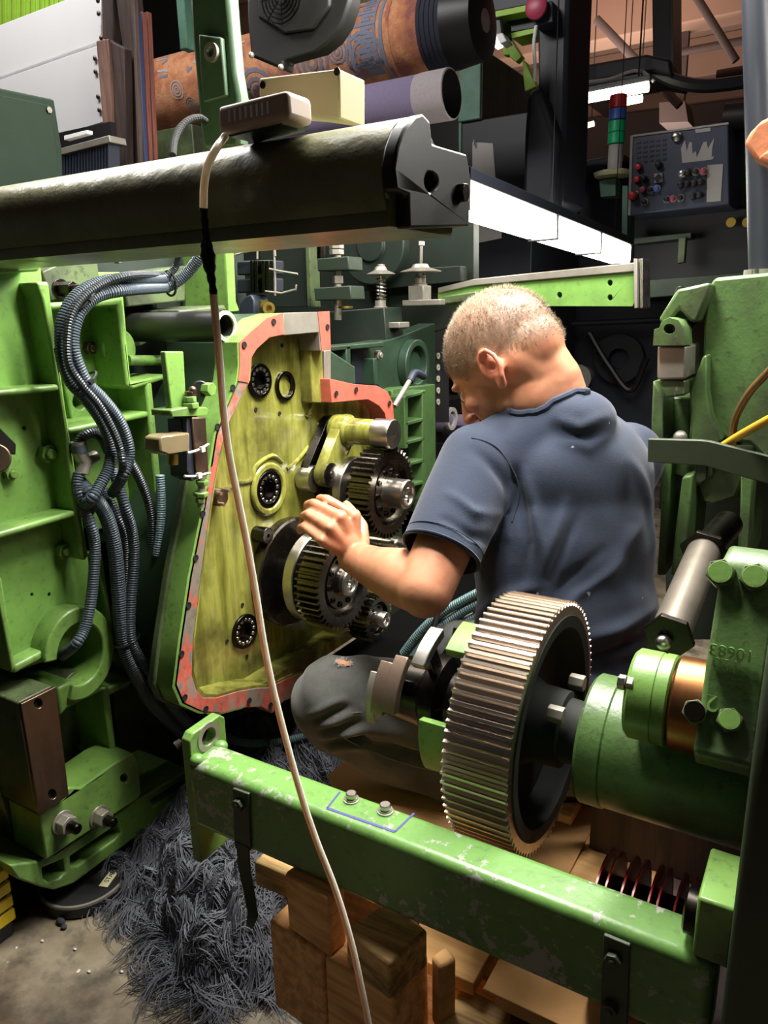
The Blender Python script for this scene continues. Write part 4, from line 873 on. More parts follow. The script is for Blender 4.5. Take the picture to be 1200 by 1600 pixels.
# woven motifs: thin pads that follow the roll
def pad(pts, w, mat, h=.0016, name='woven_motif'):
    """polyline given as (x along the axis, angle) laid on the roll's skin"""
    mb = MB(); R_ = rr_+h
    for (xa, ta), (xb, tb_) in zip(pts[:-1], pts[1:]):
        n = max(2, int(abs(tb_-ta)/.12)+1); hw = w/2
        dx, dt = xb-xa, (tb_-ta)*R_; L_ = math.hypot(dx, dt); ex, et = -dt/L_*hw, dx/L_*hw/R_
        A_, B_ = [], []
        for k in range(n+1):
            f = -.5*w/L_+k/n*(1+w/L_); x = xa+dx*f; t = ta+(tb_-ta)*f
            for ls, s in ((A_, 1), (B_, -1)):
                tt = t+s*et; ls.append(CO+V((x+s*ex, -R_*math.cos(tt), R_*math.sin(tt))))
        mb.strip(A_, B_, (0, 0, 0) if False else V((0, .0004, 0)))
    return mb.build(name, mat, cr, smooth=60)
kx = xr-.22
for i in range(12):   # meander border between two stripes
    t = -1.0+i*.30; pad([(kx-.035, t), (kx+.045, t), (kx+.045, t+.20), (kx-.005, t+.20), (kx-.005, t+.10), (kx+.02, t+.10)], .013, G['motif'], name='meander_key')
for dx in (-.062, .072): pad([(kx+dx, -1.2), (kx+dx, 2.6)], .014, G['motif'], name='border_stripe')
pad([(kx+.10, -1.2), (kx+.10, 2.6)], .012, G['carpet'], name='border_stripe')
for (px_, py_, r0) in ((565, 85, .075), (485, 97, .07), (395, 140, .085), (350, 120, .03), (525, 80, .04), (275, 140, .035), (290, 160, .03)):
    p = AY(px_, py_, YC-rr_*.85); tt = math.asin(max(-1, min(1, (p.z-CO.z)/rr_))); 
    for q in (1.0, .62, .28):
        pad([(p.x+r0*q*math.cos(a), tt+r0*q*math.sin(a)/rr_) for a in np.linspace(0, 2*math.pi, 15)], r0*.17, G['motif'] if r0 > .035 else G['motif_pale'], name='rosette')
for k in range(46):
    x = RNG.uniform(xl+.03, kx-.10); t = RNG.uniform(.1, 1.3); pad([(x, t), (x+RNG.uniform(.012, .04), t+RNG.uniform(-.05, .05))], .012, G['motif_pale'] if k % 2 else G['motif'], name='woven_fleck')
YL = 2.55
t1, b1 = AY(640, 120, YL), AY(640, 197, YL); lz, lr = (t1.z+b1.z)/2, (t1.z-b1.z)/2
lo = thing('carpet_roll', 'lilac roll with a pale end under the rust carpet roll', 'carpet roll', V((AY(640, 160, YL).x, YL, lz-lr)))
LO_ = V((0, YL, lz)); a, b, c = AY(400, 190, YL).x, AY(646, 150, YL-lr*.7).x, AY(694, 140, YL-lr*.7).x
MB().lathe([(a, lr), (b, lr)], LO_, PX, 56).build('lilac_body', G['lilac'], lo, smooth=30)
MB().lathe([(b, lr*1.0), (b+.02, lr*1.03), (c, lr*1.03), (c+.002, lr*.96)], LO_, PX, 56, False).build('pale_end', G['carpet_pale'], lo, smooth=30)
MB().lathe([(c-.06, .001), (c-.06, lr*.95), (c+.001, lr*.96)], LO_, PX, 56, False).build('dark_core', G['iron'], lo, smooth=30)
q0, q1 = AY(236, 206, 2.3), AY(300, 196, 2.3)
tag(MB().box((q0.x, 2.3, 0), (q1.x, 2.4, q0.z)).build('green_plate', G['green_dirty'], bev=.004), 'dull green plate below the carpet roll by the laths', 'machine plate')
tag(pY(MB(), [(270, -60), (284, -60), (292, 75), (281, 78)], 1.9, 1.94).build('teal_rail', G['green_teal'], bev=.003), 'narrow teal rail left of the green upright', 'rail')

tag(MB().box((a-.1, YL-.06, 0), (b-.2, YL+.06, lz-lr+.002)).build('roll_stand', G['iron'], bev=.004), 'dark stand carrying the lilac roll', 'stand')
# blower
bw = thing('blower_motor', 'black motor blower with a round wire grille at the top edge', 'blower', AY(455, 105, 1.35))
pY(MB(), [(384, -70), (386, 30), (391, 88), (441, 109), (442, 93), (497, 78), (520, 60), (535, 38), (547, 0), (547, -70)], 1.35, 1.39).build('blower_housing', G['iron'], bw, bev=.006)
pY(MB(), [(400, -70), (402, 28), (440, 52), (490, 45), (515, 10), (520, -70)], 1.342, 1.352).build('front_cover', G['iron'], bw, bev=.006)
gc = AY(440, -6, 1.335)
for r in (.048, .040, .032, .024, .016): MB().lathe([(0, r-.0016), (0, r), (.003, r), (.003, r-.0016), (0, r-.0016)], gc, (0, -1, 0), 40, False).build('grille_ring', G['dark_steel'], bw)
for k in range(8): 
    t = k*math.pi/4; MB().bar(gc+V((.01*math.cos(t), -.002, .01*math.sin(t))), gc+V((.05*math.cos(t), -.002, .05*math.sin(t))), .0016, .0016, (0, 1, 0)).build('grille_wire', G['dark_steel'], bw)
for x, y in ((393, 86), (439, 105)): MB().ell(AY(x, y, 1.345), .006, seg=10, rings=6).build('screw', G['grey_steel'], bw)

# ------------------------------------------------------------------ twin fluorescent fitting
lf = thing('batten_light', 'glowing fluorescent batten light over the machine behind the head', 'light', AX(860, 345, -.86))
GLOW = glow('lamp_diffuser', (255, 250, 238), 10.0)
XL = -.86
def lamp(pl, ybot):
    A_ = LX(pl, XL); MB().plate(A_, (-.075, 0, 0)).build('diffuser', GLOW, lf, bev=.004)
p0, p1 = AX(735, 305, XL), AX(986, 397, XL); zl0, zl1 = p0.z, p1.z; ym = AX(868, 352, XL).y
hh = .036
for y0, y1 in ((p0.y, ym-.02), (ym+.02, p1.y)):
    z0 = p0.z+(p1.z-p0.z)*(y0-p0.y)/(p1.y-p0.y); z1 = p0.z+(p1.z-p0.z)*(y1-p0.y)/(p1.y-p0.y)
    MB().plate([V((XL, y0, z0-hh)), V((XL, y1, z1-hh)), V((XL, y1, z1+hh)), V((XL, y0, z0+hh))], (-.09, 0, 0)).build('diffuser', GLOW, lf, bev=.008, seg=3)
MB().plate([V((XL+.004, p0.y-.02, p0.z+hh)), V((XL+.004, p1.y+.02, p1.z+hh)), V((XL+.004, p1.y+.02, p1.z+hh+.03)), V((XL+.004, p0.y-.02, p0.z+hh+.03))], (-.10, 0, 0)).build('housing', G['charcoal'], lf, bev=.003)
MB().box((XL-.095, p0.y-.03, p0.z-hh), (XL+.004, p0.y-.006, p0.z+hh+.03)).build('end_cap', G['iron'], lf, bev=.002)
for y in (ym, ym+.5):
    zz = p0.z+(p1.z-p0.z)*(y-p0.y)/(p1.y-p0.y); MB().tube([V((XL+.006, y, zz+hh)), V((XL+.008, y, zz-hh-.002)), V((XL-.09, y, zz-hh-.004))], .004, 6).build('wire_clip', G['iron'], lf)
for y in (ym+.1, p1.y-.1):
    MB().cyl(V((XL-.05, y, p0.z)), V((XL-.05, y, 4.9)), .002, seg=6).build('hanger_wire', G['iron'], lf)

# ------------------------------------------------------------------ machinery between gearbox and head
def dark(name, pl, y, d, mat, label, cat, grp=None, b=.003, holes=()):
    return tag(pY(MB(), pl, y, y+d, holes).build(name, G[mat], bev=b), label, cat, grp)
G['green_mid'] = paint('mid_green_casting_paint', (74, 104, 58), .4, .5, .3)
rf = thing('rear_frame', 'green ribbed casting behind the gears and the man', 'machine frame', AX(645, 700, -1.0))
pX(MB(), [(515, 545), (612, 530), (680, 505), (682, 720), (680, 800), (640, 900), (610, 900), (610, 640), (590, 600), (517, 596)], -1.14, -1.2).build('side_plate', G['green_dark'], rf, bev=.003)
pX(MB(), [(612, 610), (622, 606), (680, 600), (681, 780), (645, 800), (650, 690), (640, 640), (615, 640)], -1.10, -1.14).build('front_plate', G['green_mid'], rf, bev=.003)
for pl in ([(541, 541), (548, 540), (549, 592), (542, 594)], [(584, 560), (590, 559), (592, 602), (586, 602)], [(515, 541), (600, 534), (600, 542), (515, 549)]): pX(MB(), pl, -1.09, -1.15).build('rib', G['green_dark'], rf, bev=.003)
pX(MB(), [(550, 545), (568, 543), (586, 580), (585, 600), (550, 600)], -1.128, -1.14).build('grey_web', G['charcoal'], rf, bev=.002)
for yy in (618, 660, 690, 724, 758):
    pX(MB(), [(634, yy), (664, yy-8), (664, yy-2), (634, yy+6)], -1.05, -1.10).build('pocket_rib', G['green_mid'], rf, bev=.003)
pX(MB(), [(632, 620), (638, 619), (638, 700), (633, 702)], -1.05, -1.10).build('pocket_rib', G['green_mid'], rf, bev=.003); pX(MB(), [(660, 610), (666, 609), (667, 780), (661, 784)], -1.05, -1.10).build('pocket_rib', G['green_mid'], rf, bev=.003)
nut_on(rf, AX(588, 555, -1.12), PX, .014, .012, G['grey_steel'], name='nut')
q0, q1 = AX(600, 700, -1.2), AX(680, 700, -1.2)
MB().box((-1.2, q0.y, 0), (-1.14, q1.y, .4)).build('foot', G['gloom'], rf)
c = AX(640, 570, -1.14); MB().ring(.075, .055, 0, .03, c, PX, 36).lathe([(0, .055), (.01, .055)], c, PX, 36).build('round_boss', G['green_dark'], rf, bev=.003)
MB().cyl(AX(616, 635, -1.0), AX(643, 590, -1.0), .007).build('link_rod', G['grey_steel'], rf); MB().tube(smooth_path([AX(640, 596, -1.0), AX(648, 583, -1.0), AX(662, 588, -1.0)], .006), .011, 10).build('ball_joint', G['bluegrey'], rf)

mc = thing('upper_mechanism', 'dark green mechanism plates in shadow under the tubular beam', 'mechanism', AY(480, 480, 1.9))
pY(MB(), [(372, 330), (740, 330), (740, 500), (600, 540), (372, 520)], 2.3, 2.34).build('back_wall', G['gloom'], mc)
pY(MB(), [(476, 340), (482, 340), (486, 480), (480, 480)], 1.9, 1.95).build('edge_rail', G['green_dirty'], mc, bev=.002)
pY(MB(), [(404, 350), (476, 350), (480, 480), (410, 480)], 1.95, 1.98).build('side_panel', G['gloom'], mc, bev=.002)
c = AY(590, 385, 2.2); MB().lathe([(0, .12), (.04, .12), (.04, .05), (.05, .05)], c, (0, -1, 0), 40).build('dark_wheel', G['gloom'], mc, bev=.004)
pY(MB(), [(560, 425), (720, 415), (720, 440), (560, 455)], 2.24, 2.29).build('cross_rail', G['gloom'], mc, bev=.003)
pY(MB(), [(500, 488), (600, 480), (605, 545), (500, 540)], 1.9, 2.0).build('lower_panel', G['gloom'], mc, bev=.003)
sv = thing('solenoid_stack', 'pair of dark solenoid blocks with wire brackets beneath the beam', 'solenoid', AY(410, 470, 1.33))
for y0 in (408, 436): pY(MB(), [(370, y0), (421, y0-2), (421, y0+20), (370, y0+22)], 1.33, 1.38).build('solenoid_block', G['charcoal'], sv, bev=.003)
for x in (390, 397, 408, 415): pY(MB(), [(x, 407), (x+5, 407), (x+6, 458), (x+1, 458)], 1.315, 1.33).build('lamination', G['dark_steel'], sv, bev=.001)
for pts in ([(421, 420), (440, 424), (465, 428)], [(415, 455), (440, 458), (462, 452), (463, 445)], [(428, 380), (430, 440), (430, 462)], [(400, 368), (428, 368), (430, 400)], [(368, 398), (390, 392), (406, 386)], [(402, 365), (402, 405)]):
    MB().tube([AY(a, b, 1.31) for a, b in pts], .0022, 6).build('wire_bracket', G['grey_steel'], sv)
pY(MB(), [(374, 475), (380, 465), (392, 460), (397, 470), (397, 496), (374, 498)], 1.30, 1.35).build('side_lug', G['bluegrey'], sv, bev=.003)
MB().cyl(AY(412, 470, 1.31), AY(412, 495, 1.31), .010).build('brass_post', G['brass'], sv); MB().ring(.013, .007, 0, .03, AY(415, 482, 1.29), V((.8, -.6, 0)), 20).build('brass_elbow', G['brass'], sv)
G['gloom3'] = paint('grimy_shade_clamp_paint', (34, 50, 36), .5, .5, .2)  # clamp green darkened to paint in the gloom under the beam
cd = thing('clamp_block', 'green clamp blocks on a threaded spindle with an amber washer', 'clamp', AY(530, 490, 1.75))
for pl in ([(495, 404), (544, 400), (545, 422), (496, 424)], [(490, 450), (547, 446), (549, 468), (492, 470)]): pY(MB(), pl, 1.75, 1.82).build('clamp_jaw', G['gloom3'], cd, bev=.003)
MB().cyl(AY(527, 380, 1.78), AY(528, 500, 1.78), .010).build('spindle', G['grey_steel'], cd)
for y0 in (381, 390): MB().hexp(AY(526, y0+8, 1.78), (0, 0, 1), .02, .013).build('nut', G['grey_steel'], cd, bev=.001)
MB().hexp(AY(528, 443, 1.78), (0, 0, 1), .015, .02).build('nut', G['grey_steel'], cd, bev=.001); MB().lathe([(0, .02), (.006, .02)], AY(540, 482, 1.75), (0, 0, 1), 20).build('amber_washer', G['brass'], cd)
MB().cyl(AY(502, 375, 1.80), AY(502, 405, 1.80), .012).build('stud', G['dark_steel'], cd)
def tensioner(label, x, ytop, ydisc, ybase, Y, w):
    t = thing('yarn_tensioner', label, 'tensioner', AY(x, ybase, Y), 'spring tensioners left of the head')
    c = AY(x, ydisc, Y); top = AY(x, ytop, Y); base = AY(x, ybase, Y); u = Y/1180*1.0
    MB().cyl(base, top, .006).build('spindle', G['steel'], t)
    MB().lathe([(-.004, .01), (-.002, w), (.0, w), (.01, w*.45), (.02, w*.35)], c, (0, 0, 1), 36).build('disc', G['grey_steel'], t, smooth=30)
    L_ = (c.z-base.z)*.55; P_ = [V((c.x, c.y, c.z-.008))+V((.013*math.cos(k*.55), .013*math.sin(k*.55), -L_*k/75)) for k in range(76)]
    MB().tube(P_, .0025, 6).build('spring', G['steel'], t)
    MB().lathe([(0, .02), (.012, .02), (.014, .016), (.03, .016)], base+V((0, 0, .02)), (0, 0, 1), 24).build('collar', G['grey_steel'], t)
    MB().box(base+V((-.03, -.02, -.012)), base+V((.02, .03, .028))).build('block', G['grey_steel'], t, bev=.002)
    MB().box(base+V((-.045, -.03, -.028)), base+V((.08, .03, -.012))).build('foot', G['grey_steel'], t, bev=.002)
    MB().hexp(top, (0, 0, 1), .012, .012).build('top_nut', G['steel'], t, bev=.001); return t
tensioner('lower spring tensioner with a flat disc, the one nearer the gearbox', 595, 420, 428, 497, 1.95, .042)
tensioner('upper spring tensioner with a broad disc, the one nearer the head', 657, 384, 424, 462, 2.02, .060)

# green cross rail behind the head
gr = thing('cross_rail', 'bright green drilled cross rail behind the head', 'machine rail', AY(850, 478, 2.05))
YG = 2.05
pY(MB(), [(684, 478), (684, 458), (740, 446), (992, 424), (992, 472), (988, 479)], YG, YG+.06, [circ(x, y, 4, 5, 12) for x, y in ((815, 461), (874, 461), (953, 442), (953, 465))]).build('drilled_plate', G['green_panel'], gr, bev=.003)
pY(MB(), [(684, 458), (684, 450), (740, 436), (992, 410), (992, 424), (740, 446)], YG-.01, YG+.08).build('top_ledge', G['grey_steel'], gr, bev=.002)
for x in (990, 999): pY(MB(), [(x, 404), (x+5, 404), (x+6, 481), (x+1, 482)], YG-.03+.01*(x > 995), YG+.06).build('end_plate', G['steel' if x > 995 else 'grey_steel'], gr, bev=.001)
pY(MB(), [(690, 463), (745, 455), (745, 470), (690, 476)], YG-.03, YG).build('slide_block', G['green_dirty'], gr, bev=.004)
# ------------------------------------------------------------------ dark machinery behind the man
lm = thing('far_loom', 'dark blue-grey loom with a rod, belt and pulley far behind the man', 'loom', V((AY(950, 470, 4.6).x, 4.6, 0)))
q0, q1 = AY(838, 470, 4.6), AY(1075, 470, 4.6)
MB().box((q0.x, 4.6, 0), (q1.x, 4.7, q1.z)).build('side_panel', G['bluegrey'], lm)
pY(MB(), [(838, 385), (1060, 360), (1060, 440), (838, 440)], 4.4, 4.6).build('cross_beam', G['bluegrey'], lm, bev=.01)
MB().cyl(AY(850, 508, 4.3), AY(1030, 500, 4.3), .016).build('guide_rod', G['charcoal'], lm)
MB().tube(smooth_path([AY(920, 520, 4.4), AY(950, 570, 4.4), AY(985, 610, 4.4), AY(1010, 560, 4.4)], .02), .018, 8).build('drive_belt', G['iron'], lm)
c = AY(905, 590, 4.5); MB().lathe([(-.1, .06), (0, .07), (.03, .08), (.05, .03)], c, (0, -1, 0), 24).build('grey_bobbin', G['paper'], lm)
c = AY(970, 560, 4.55); MB().ring(.14, .06, 0, .05, c, (0, -1, 0), 32).build('dark_pulley', G['charcoal'], lm)
for x0, x1, z1 in ((-.75, -.45, .8), (-.4, -.1, .5)): MB().box((x0, 3.9, 0), (x1, 4.4, z1)).build('dark_cabinet', G['charcoal'], lm, bev=.01)
dark('loom_beam', [(985, 440), (1170, 425), (1170, 452), (985, 468)], 3.6, .2, 'green_dark', 'dark green horizontal beam right of the cross rail end', 'loom beam')
st = thing('loom_end', 'dark loom end with an eyelet strip and rolls in front of the face', 'loom', AX(690, 630, -1.25))
EP = [(684, y) for y in (502, 556, 574, 592, 610, 628)]
pX(MB(), [(676, 490), (700, 485), (702, 660), (678, 660)], -1.25, -1.26).build('strip_plate', G['black'], st)
for x, y in EP: MB().ring(.011, .005, 0, .004, AX(x, y, -1.25), PX, 18).build('eyelet', G['white_tie'], st)
MB().lathe([(0, .04), (.18, .04), (.18, .02)], AX(684, 660, -1.5), PX, 28).build('lilac_roll', G['lilac'], st)
MB().ring(.045, .03, 0, .012, AX(703, 654, -1.32), PX, 24).build('pale_flange', G['paper'], st)
MB().lathe([(0, .05), (.10, .05), (.105, .044)], AX(698, 682, -1.42), PX, 30).build('black_roll', G['rubber'], st)
MB().box(AX(680, 722, -1.4), AX(712, 694, -1.3)).build('black_casing', G['rubber'], st, bev=.01)
for i, y in enumerate((738, 748, 765, 775)): MB().cyl(AX(678, y, -1.3), AX(712, y-3, -1.3), .007, seg=14).build('steel_bar', G['steel'], st)
q = AX(690, 700, -1.5); MB().box((-1.62, q.y-.1, 0), (-1.5, q.y+.3, q.z+.2)).build('side_post', G['iron'], st)
# teal conduits passing behind the elbow
for i, (lbl, pl, r) in enumerate((('upper teal conduit running up under the elbow', [(630, 1022), (655, 990), (685, 962), (725, 938), (800, 900)], .011), ('middle teal conduit in the bundle under the elbow', [(645, 1028), (668, 1000), (695, 976), (730, 952), (805, 915)], .011), ('lowest teal conduit in the bundle under the elbow', [(660, 1030), (682, 1008), (706, 988), (735, 968), (810, 930)], .010))):
    conduit('conduit', lbl, [AY(a, b, 1.40) for a, b in pl], r, G['conduit_teal'], 'teal conduits under the elbow', pitch=.006)
tag(MB().tube([AY(688, 945, 1.37), AY(676, 985, 1.37), AY(690, 1000, 1.38)], .007, 8).build('thin_hose', G['conduit']), 'thin grey hose crossing the teal conduits', 'hose')
conduit('conduit', 'teal conduit lying on the yarn heap below the gearbox', [AZ(330, 1140, .14), AZ(380, 1160, .13), AZ(440, 1158, .13), AZ(500, 1143, .14), AZ(540, 1128, .15)], .0085, G['conduit_teal'], None)
G['shade_black'] = plain('shade_black_matte', (9, 9, 9), .95, .1, 20, 0); G['shade_black'].node_tree.nodes['Principled BSDF'].inputs['Specular IOR Level'].default_value = .05  # sheenless black for the shade box below
tag(MB().box((-1.0, 1.36, 0), (-.58, 2.1, .20)).build('gear_shade_box', G['shade_black'], bev=.01), 'black box added to darken the space under the gear train', 'stand')  # box added to make the floor under the gears dark
tag(pY(MB(), [(700, 990), (735, 990), (735, 1050), (700, 1050)], 1.5, 1.6).build('green_block', G['green_dirty'], bev=.004), 'green block between the bright clutch jaw and the shirt', 'machine block')

# ------------------------------------------------------------------ right-hand machine block
rb = thing('machine_column', 'green cast machine column at the right with an eye bracket', 'machine column', AY(1130, 900, 1.5))
YR = 1.45
def rY(pl, y0, y1, mat, name, holes=(), b=.003): return pY(MB(), pl, y0, y1, holes).build(name, G[mat], rb, bev=b)
rY([(1106, 452), (1116, 434), (1260, 420), (1260, 700), (1190, 712), (1172, 694), (1140, 690), (1118, 680), (1104, 640), (1098, 560), (1100, 500)], YR, YR+.35, 'green_cast', 'main_body', b=.006)
rY([(1058, 452), (1110, 441), (1106, 462), (1088, 505), (1078, 502), (1062, 484), (1050, 500), (1036, 506), (1028, 500)], YR-.05, YR+.2, 'green_cast', 'sloping_arm', b=.005)
rY([(1020, 540), (1022, 515), (1030, 512), (1034, 502), (1046, 496), (1060, 500), (1068, 512), (1070, 540)], YR-.10, YR-.03, 'green_cast', 'eye_bracket', [circ(1046, 514, 9, 8, 18)], b=.002)
rY([(1027, 541), (1073, 541), (1071, 593), (1026, 593)], YR-.08, YR+.05, 'grey_steel', 'worn_steel_pad', b=.004)
rY([(1026, 594), (1071, 594), (1072, 618), (1040, 622)], YR-.07, YR+.05, 'green_cast', 'wedge', b=.004)
rY([(1020, 594), (1036, 620), (1037, 690), (1016, 700), (1018, 640)], YR-.03, YR+.2, 'green_cast', 'left_web', b=.004)
rY([(1036, 620), (1078, 622), (1078, 720), (1036, 720)], YR+.06, YR+.2, 'green_cast', 'recess_plate', b=.003)
rY([(1042, 622), (1050, 622), (1049, 642), (1041, 642)], YR+.05, YR+.07, 'black', 'slot')
rY([(1098, 556), (1105, 554), (1104, 610), (1110, 650), (1128, 690), (1112, 696), (1076, 692), (1080, 640), (1077, 612), (1086, 590)], YR-.04, YR+.1, 'green_cast', 'flared_flange', b=.004)
rY([(1088, 505), (1106, 462), (1100, 560), (1084, 590), (1073, 600), (1076, 520)], YR+.12, YR+.2, 'gloom2', 'gap_shade')  # dark sheet standing in for shade in the gap
rY([(1034, 690), (1052, 690), (1046, 780), (1040, 900), (1026, 900), (1032, 800)], YR-.03, YR+.15, 'green_cast', 'outer_leg', b=.004)
rY([(1040, 700), (1110, 700), (1112, 745), (1090, 760), (1062, 745), (1040, 735)], YR, YR+.2, 'green_cast', 'lower_web', b=.004)
rY([(1066, 745), (1082, 742), (1076, 820), (1068, 900), (1048, 900), (1056, 820)], YR-.05, YR+.15, 'green_cast', 'middle_leg', b=.004)
rY([(1076, 725), (1165, 725), (1166, 745), (1152, 780), (1120, 790), (1092, 782)], YR+.02, YR+.25, 'green_cast', 'rounded_boss', b=.008)
rY([(1158, 736), (1178, 742), (1172, 800), (1166, 900), (1150, 900), (1156, 800)], YR-.05, YR+.2, 'green_cast', 'right_leg', b=.004)
rY([(1040, 780), (1260, 740), (1260, 1000), (1040, 1000)], YR+.3, YR+.33, 'gloom', 'recess_shade')  # dark sheet standing in for the shade behind the legs
MB().ell(AY(1063, 683, YR-.04), (.012, .012, .012)).build('weld_lump', G['grey_steel'], rb)
MB().cyl(AY(1180, 432, YR+.05), AY(1180, 421, YR+.05), .006).build('pin', G['steel'], rb)
for i, pl in enumerate(([(1048, 470), (1058, 448), (1064, 447), (1050, 482)], [(1040, 496), (1044, 475), (1050, 474), (1046, 494)])): rY(pl, YR+.12, YR+.2, 'charcoal', 'thin_lug', b=.001)
sp = thing('dark_strap', 'dark green bent flat bar crossing the machine column', 'flat bar', AY(1110, 710, 1.2))
pY(MB(), [(1012, 686), (1095, 688), (1110, 690), (1260, 728), (1260, 772), (1155, 744), (1100, 728), (1012, 722)], 1.2, 1.212).build('bent_bar', G['green_post'], sp, bev=.002)
pY(MB(), [(1086, 722), (1106, 727), (1104, 750), (1096, 755), (1086, 752)], 1.205, 1.22).build('drop_tab', G['green_post'], sp, bev=.002)
tag(MB().tube(smooth_path([AY(1128, 698, 1.24), AY(1150, 684, 1.22), AY(1178, 668, 1.18), AY(1230, 640, 1.1)], .006), .006, 10).build('yellow_cable', G['yellow_cable']), 'yellow cable rising right over the dark flat bar', 'cable')
tag(MB().tube(smooth_path([AY(1144, 700, 1.26), AY(1145, 680, 1.26), AY(1150, 652, 1.25), AY(1170, 615, 1.22), AY(1195, 587, 1.2), AY(1240, 540, 1.16)], .006), .0055, 10).build('brown_hose', G['brown_hose']), 'brown translucent hose arching above the yellow cable', 'hose')
gp = thing('round_post', 'grey round post rising at the right edge of the picture', 'post', AY(1186, 430, YR+.1))
a_, b_ = AY(1196, 432, YR+.1), AY(1186, -20, YR+.1); MB().cyl(a_, b_, .027, seg=36).build('post_tube', G['grey_paint'], gp)
MB().cyl(a_, a_+V((0, 0, .012)), .036, seg=30).build('foot_ring', G['grey_steel'], gp)
gl = thing('work_glove', 'orange leather work glove hooked on the grey round post', 'glove', AY(1195, 255, YR))
gv = MB()
pY(gv, [(1162, 224), (1172, 206), (1190, 188), (1240, 164), (1240, 236), (1200, 258), (1190, 252), (1176, 246)], YR-.02, YR+.05).build('glove_palm', G['glove'], gl, bev=.010, seg=3)
pY(MB(), [(1182, 247), (1202, 232), (1240, 225), (1240, 270), (1212, 262), (1196, 256)], YR-.03, YR+.03).build('glove_thumb', G['glove'], gl, bev=.008, seg=3)

# ------------------------------------------------------------------ far machinery at the upper right
bx = thing('teal_column', 'blue-green machine column with a wide grey-brown side', 'machine column', AY(740, 390, 3.6))
YB = 3.6; xa, xb = AY(716, 80, YB).x, AY(751, 80, YB).x; zt_, zb_ = AY(733, 76, YB).z, AY(733, 188, YB).z
yf = YB+.75
MB().box((xa, YB, zb_), (xb, yf, zt_)).build('head_box', G['green_teal'], bx, bev=.004)
MB().box((xb-.001, YB+.012, zb_+.005), (xb+.006, yf-.01, zt_-.01)).build('side_plate', G['plank_brown'], bx, bev=.002)
MB().box((xa+.005, YB+.02, .2), (AY(832, 250, YB).x, yf, zb_)).build('dark_body', G['charcoal'], bx, bev=.004)
MB().box((xa, YB+.01, .2), (xa+.012, YB+.03, zb_)).build('edge_strip', G['green_teal'], bx)
pY(MB(), [(738, 222), (770, 224), (775, 295), (738, 270)], YB+.015, YB+.02).build('grey_card', G['paper'], bx); pY(MB(), [(744, 330), (783, 348), (783, 372), (744, 380)], YB+.015, YB+.02).build('grey_card', G['paper'], bx)
MB().cyl(AY(741, 228, YB), AY(741, 218, YB), .004).build('peg', G['steel'], bx)
dc = thing('dark_column', 'dark machine column with a magenta push button near its top', 'machine column', AY(862, 390, 3.2))
pY(MB(), [(838, -60), (892, -60), (888, 60), (884, 250), (878, 320), (820, 330), (826, 140), (840, 135)], 3.2, 3.5).build('column_body', G['charcoal'], dc, bev=.02)
pY(MB(), [(822, 142), (842, 135), (872, 220), (868, 330), (816, 330), (818, 200)], 3.1, 3.2).build('dark_bulk', G['charcoal'], dc, bev=.03)
pY(MB(), [(833, 6), (863, 1), (864, 34), (834, 41)], 3.12, 3.2).build('button_box', G['bluegrey'], dc, bev=.004)
MB().lathe([(0, .02), (.02, .02), (.022, .042), (.035, .042), (.042, .032)], AY(842, 15, 3.12), (0, -1, 0), 28).build('magenta_button', G['magenta'], dc)
MB().tube(smooth_path([AY(838, 40, 3.1), AY(834, 70, 3.1), AY(836, 100, 3.1), AY(835, 128, 3.1)], .02), .007, 8).build('grey_wire', G['white_panel'], dc)
ov = thing('overhead_gantry', 'grey overhead bar with lime edges above the roll core', 'gantry', AY(780, 40, 3.4))
pY(MB(), [(700, -60), (840, -60), (840, 4), (728, 26), (712, 10)], 3.4, 3.5).build('grey_bar', G['bluegrey'], ov, bev=.004)
pY(MB(), [(726, 27), (840, 4), (840, 14), (726, 37)], 3.38, 3.5).build('lime_edge', G['lime'], ov, bev=.002); pY(MB(), [(795, 52), (838, 43), (838, 51), (800, 60)], 3.38, 3.5).build('lime_edge', G['lime'], ov, bev=.002)
pY(MB(), [(760, 32), (840, 18), (840, 44), (770, 55)], 3.45, 3.5).build('dark_bar', G['charcoal'], ov, bev=.004)
pY(MB(), [(755, 30), (785, 28), (788, 55), (768, 60), (756, 50)], 3.3, 3.4).build('black_joint', G['iron'], ov, bev=.01)
dlp = thing('spot_lamp', 'small bright lamp with a short white tube near the roll core', 'lamp', AY(772, 64, 3.3))
pY(MB(), [(763, 56), (773, 53), (781, 70), (772, 74)], 3.25, 3.29).build('lit_face', glow('small_lamp_glow', (255, 248, 232), 6), dlp, bev=.003)
pY(MB(), [(773, 53), (785, 51), (792, 64), (781, 69)], 3.25, 3.32).build('lamp_shell', G['white_panel'], dlp, bev=.004)
for lbl, pl in (('upper lime green loom strut right of the small lamp', [(788, 64), (796, 58), (815, 88), (806, 97), (797, 90)]), ('lower bright lime green strut beside the dark column', [(816, 92), (821, 97), (838, 135), (820, 143), (817, 118)]), ('short lime strut under the small lamp', [(784, 68), (795, 66), (796, 86), (786, 86)])):
    tag(pY(MB(), pl, 3.9, 3.95).build('lime_strut', G['lime'], bev=.004), lbl, 'strut', 'lime loom struts by the dark column')
lg_ = thing('light_tower', 'signal light tower with red, blue and green lenses on a grey foot', 'signal light', AY(958, 275, 4.2))
YT = 4.2; base = AY(957, 272, YT)
def seg_(y0, y1, mat, nm, r=.042, rb=None):
    a, b = AY(957+(.0), y1, YT), AY(959, y0, YT); a.x = b.x = base.x+.01; MB().cyl(a, b, r, seg=24).build(nm, mat, lg_, bev=.003)
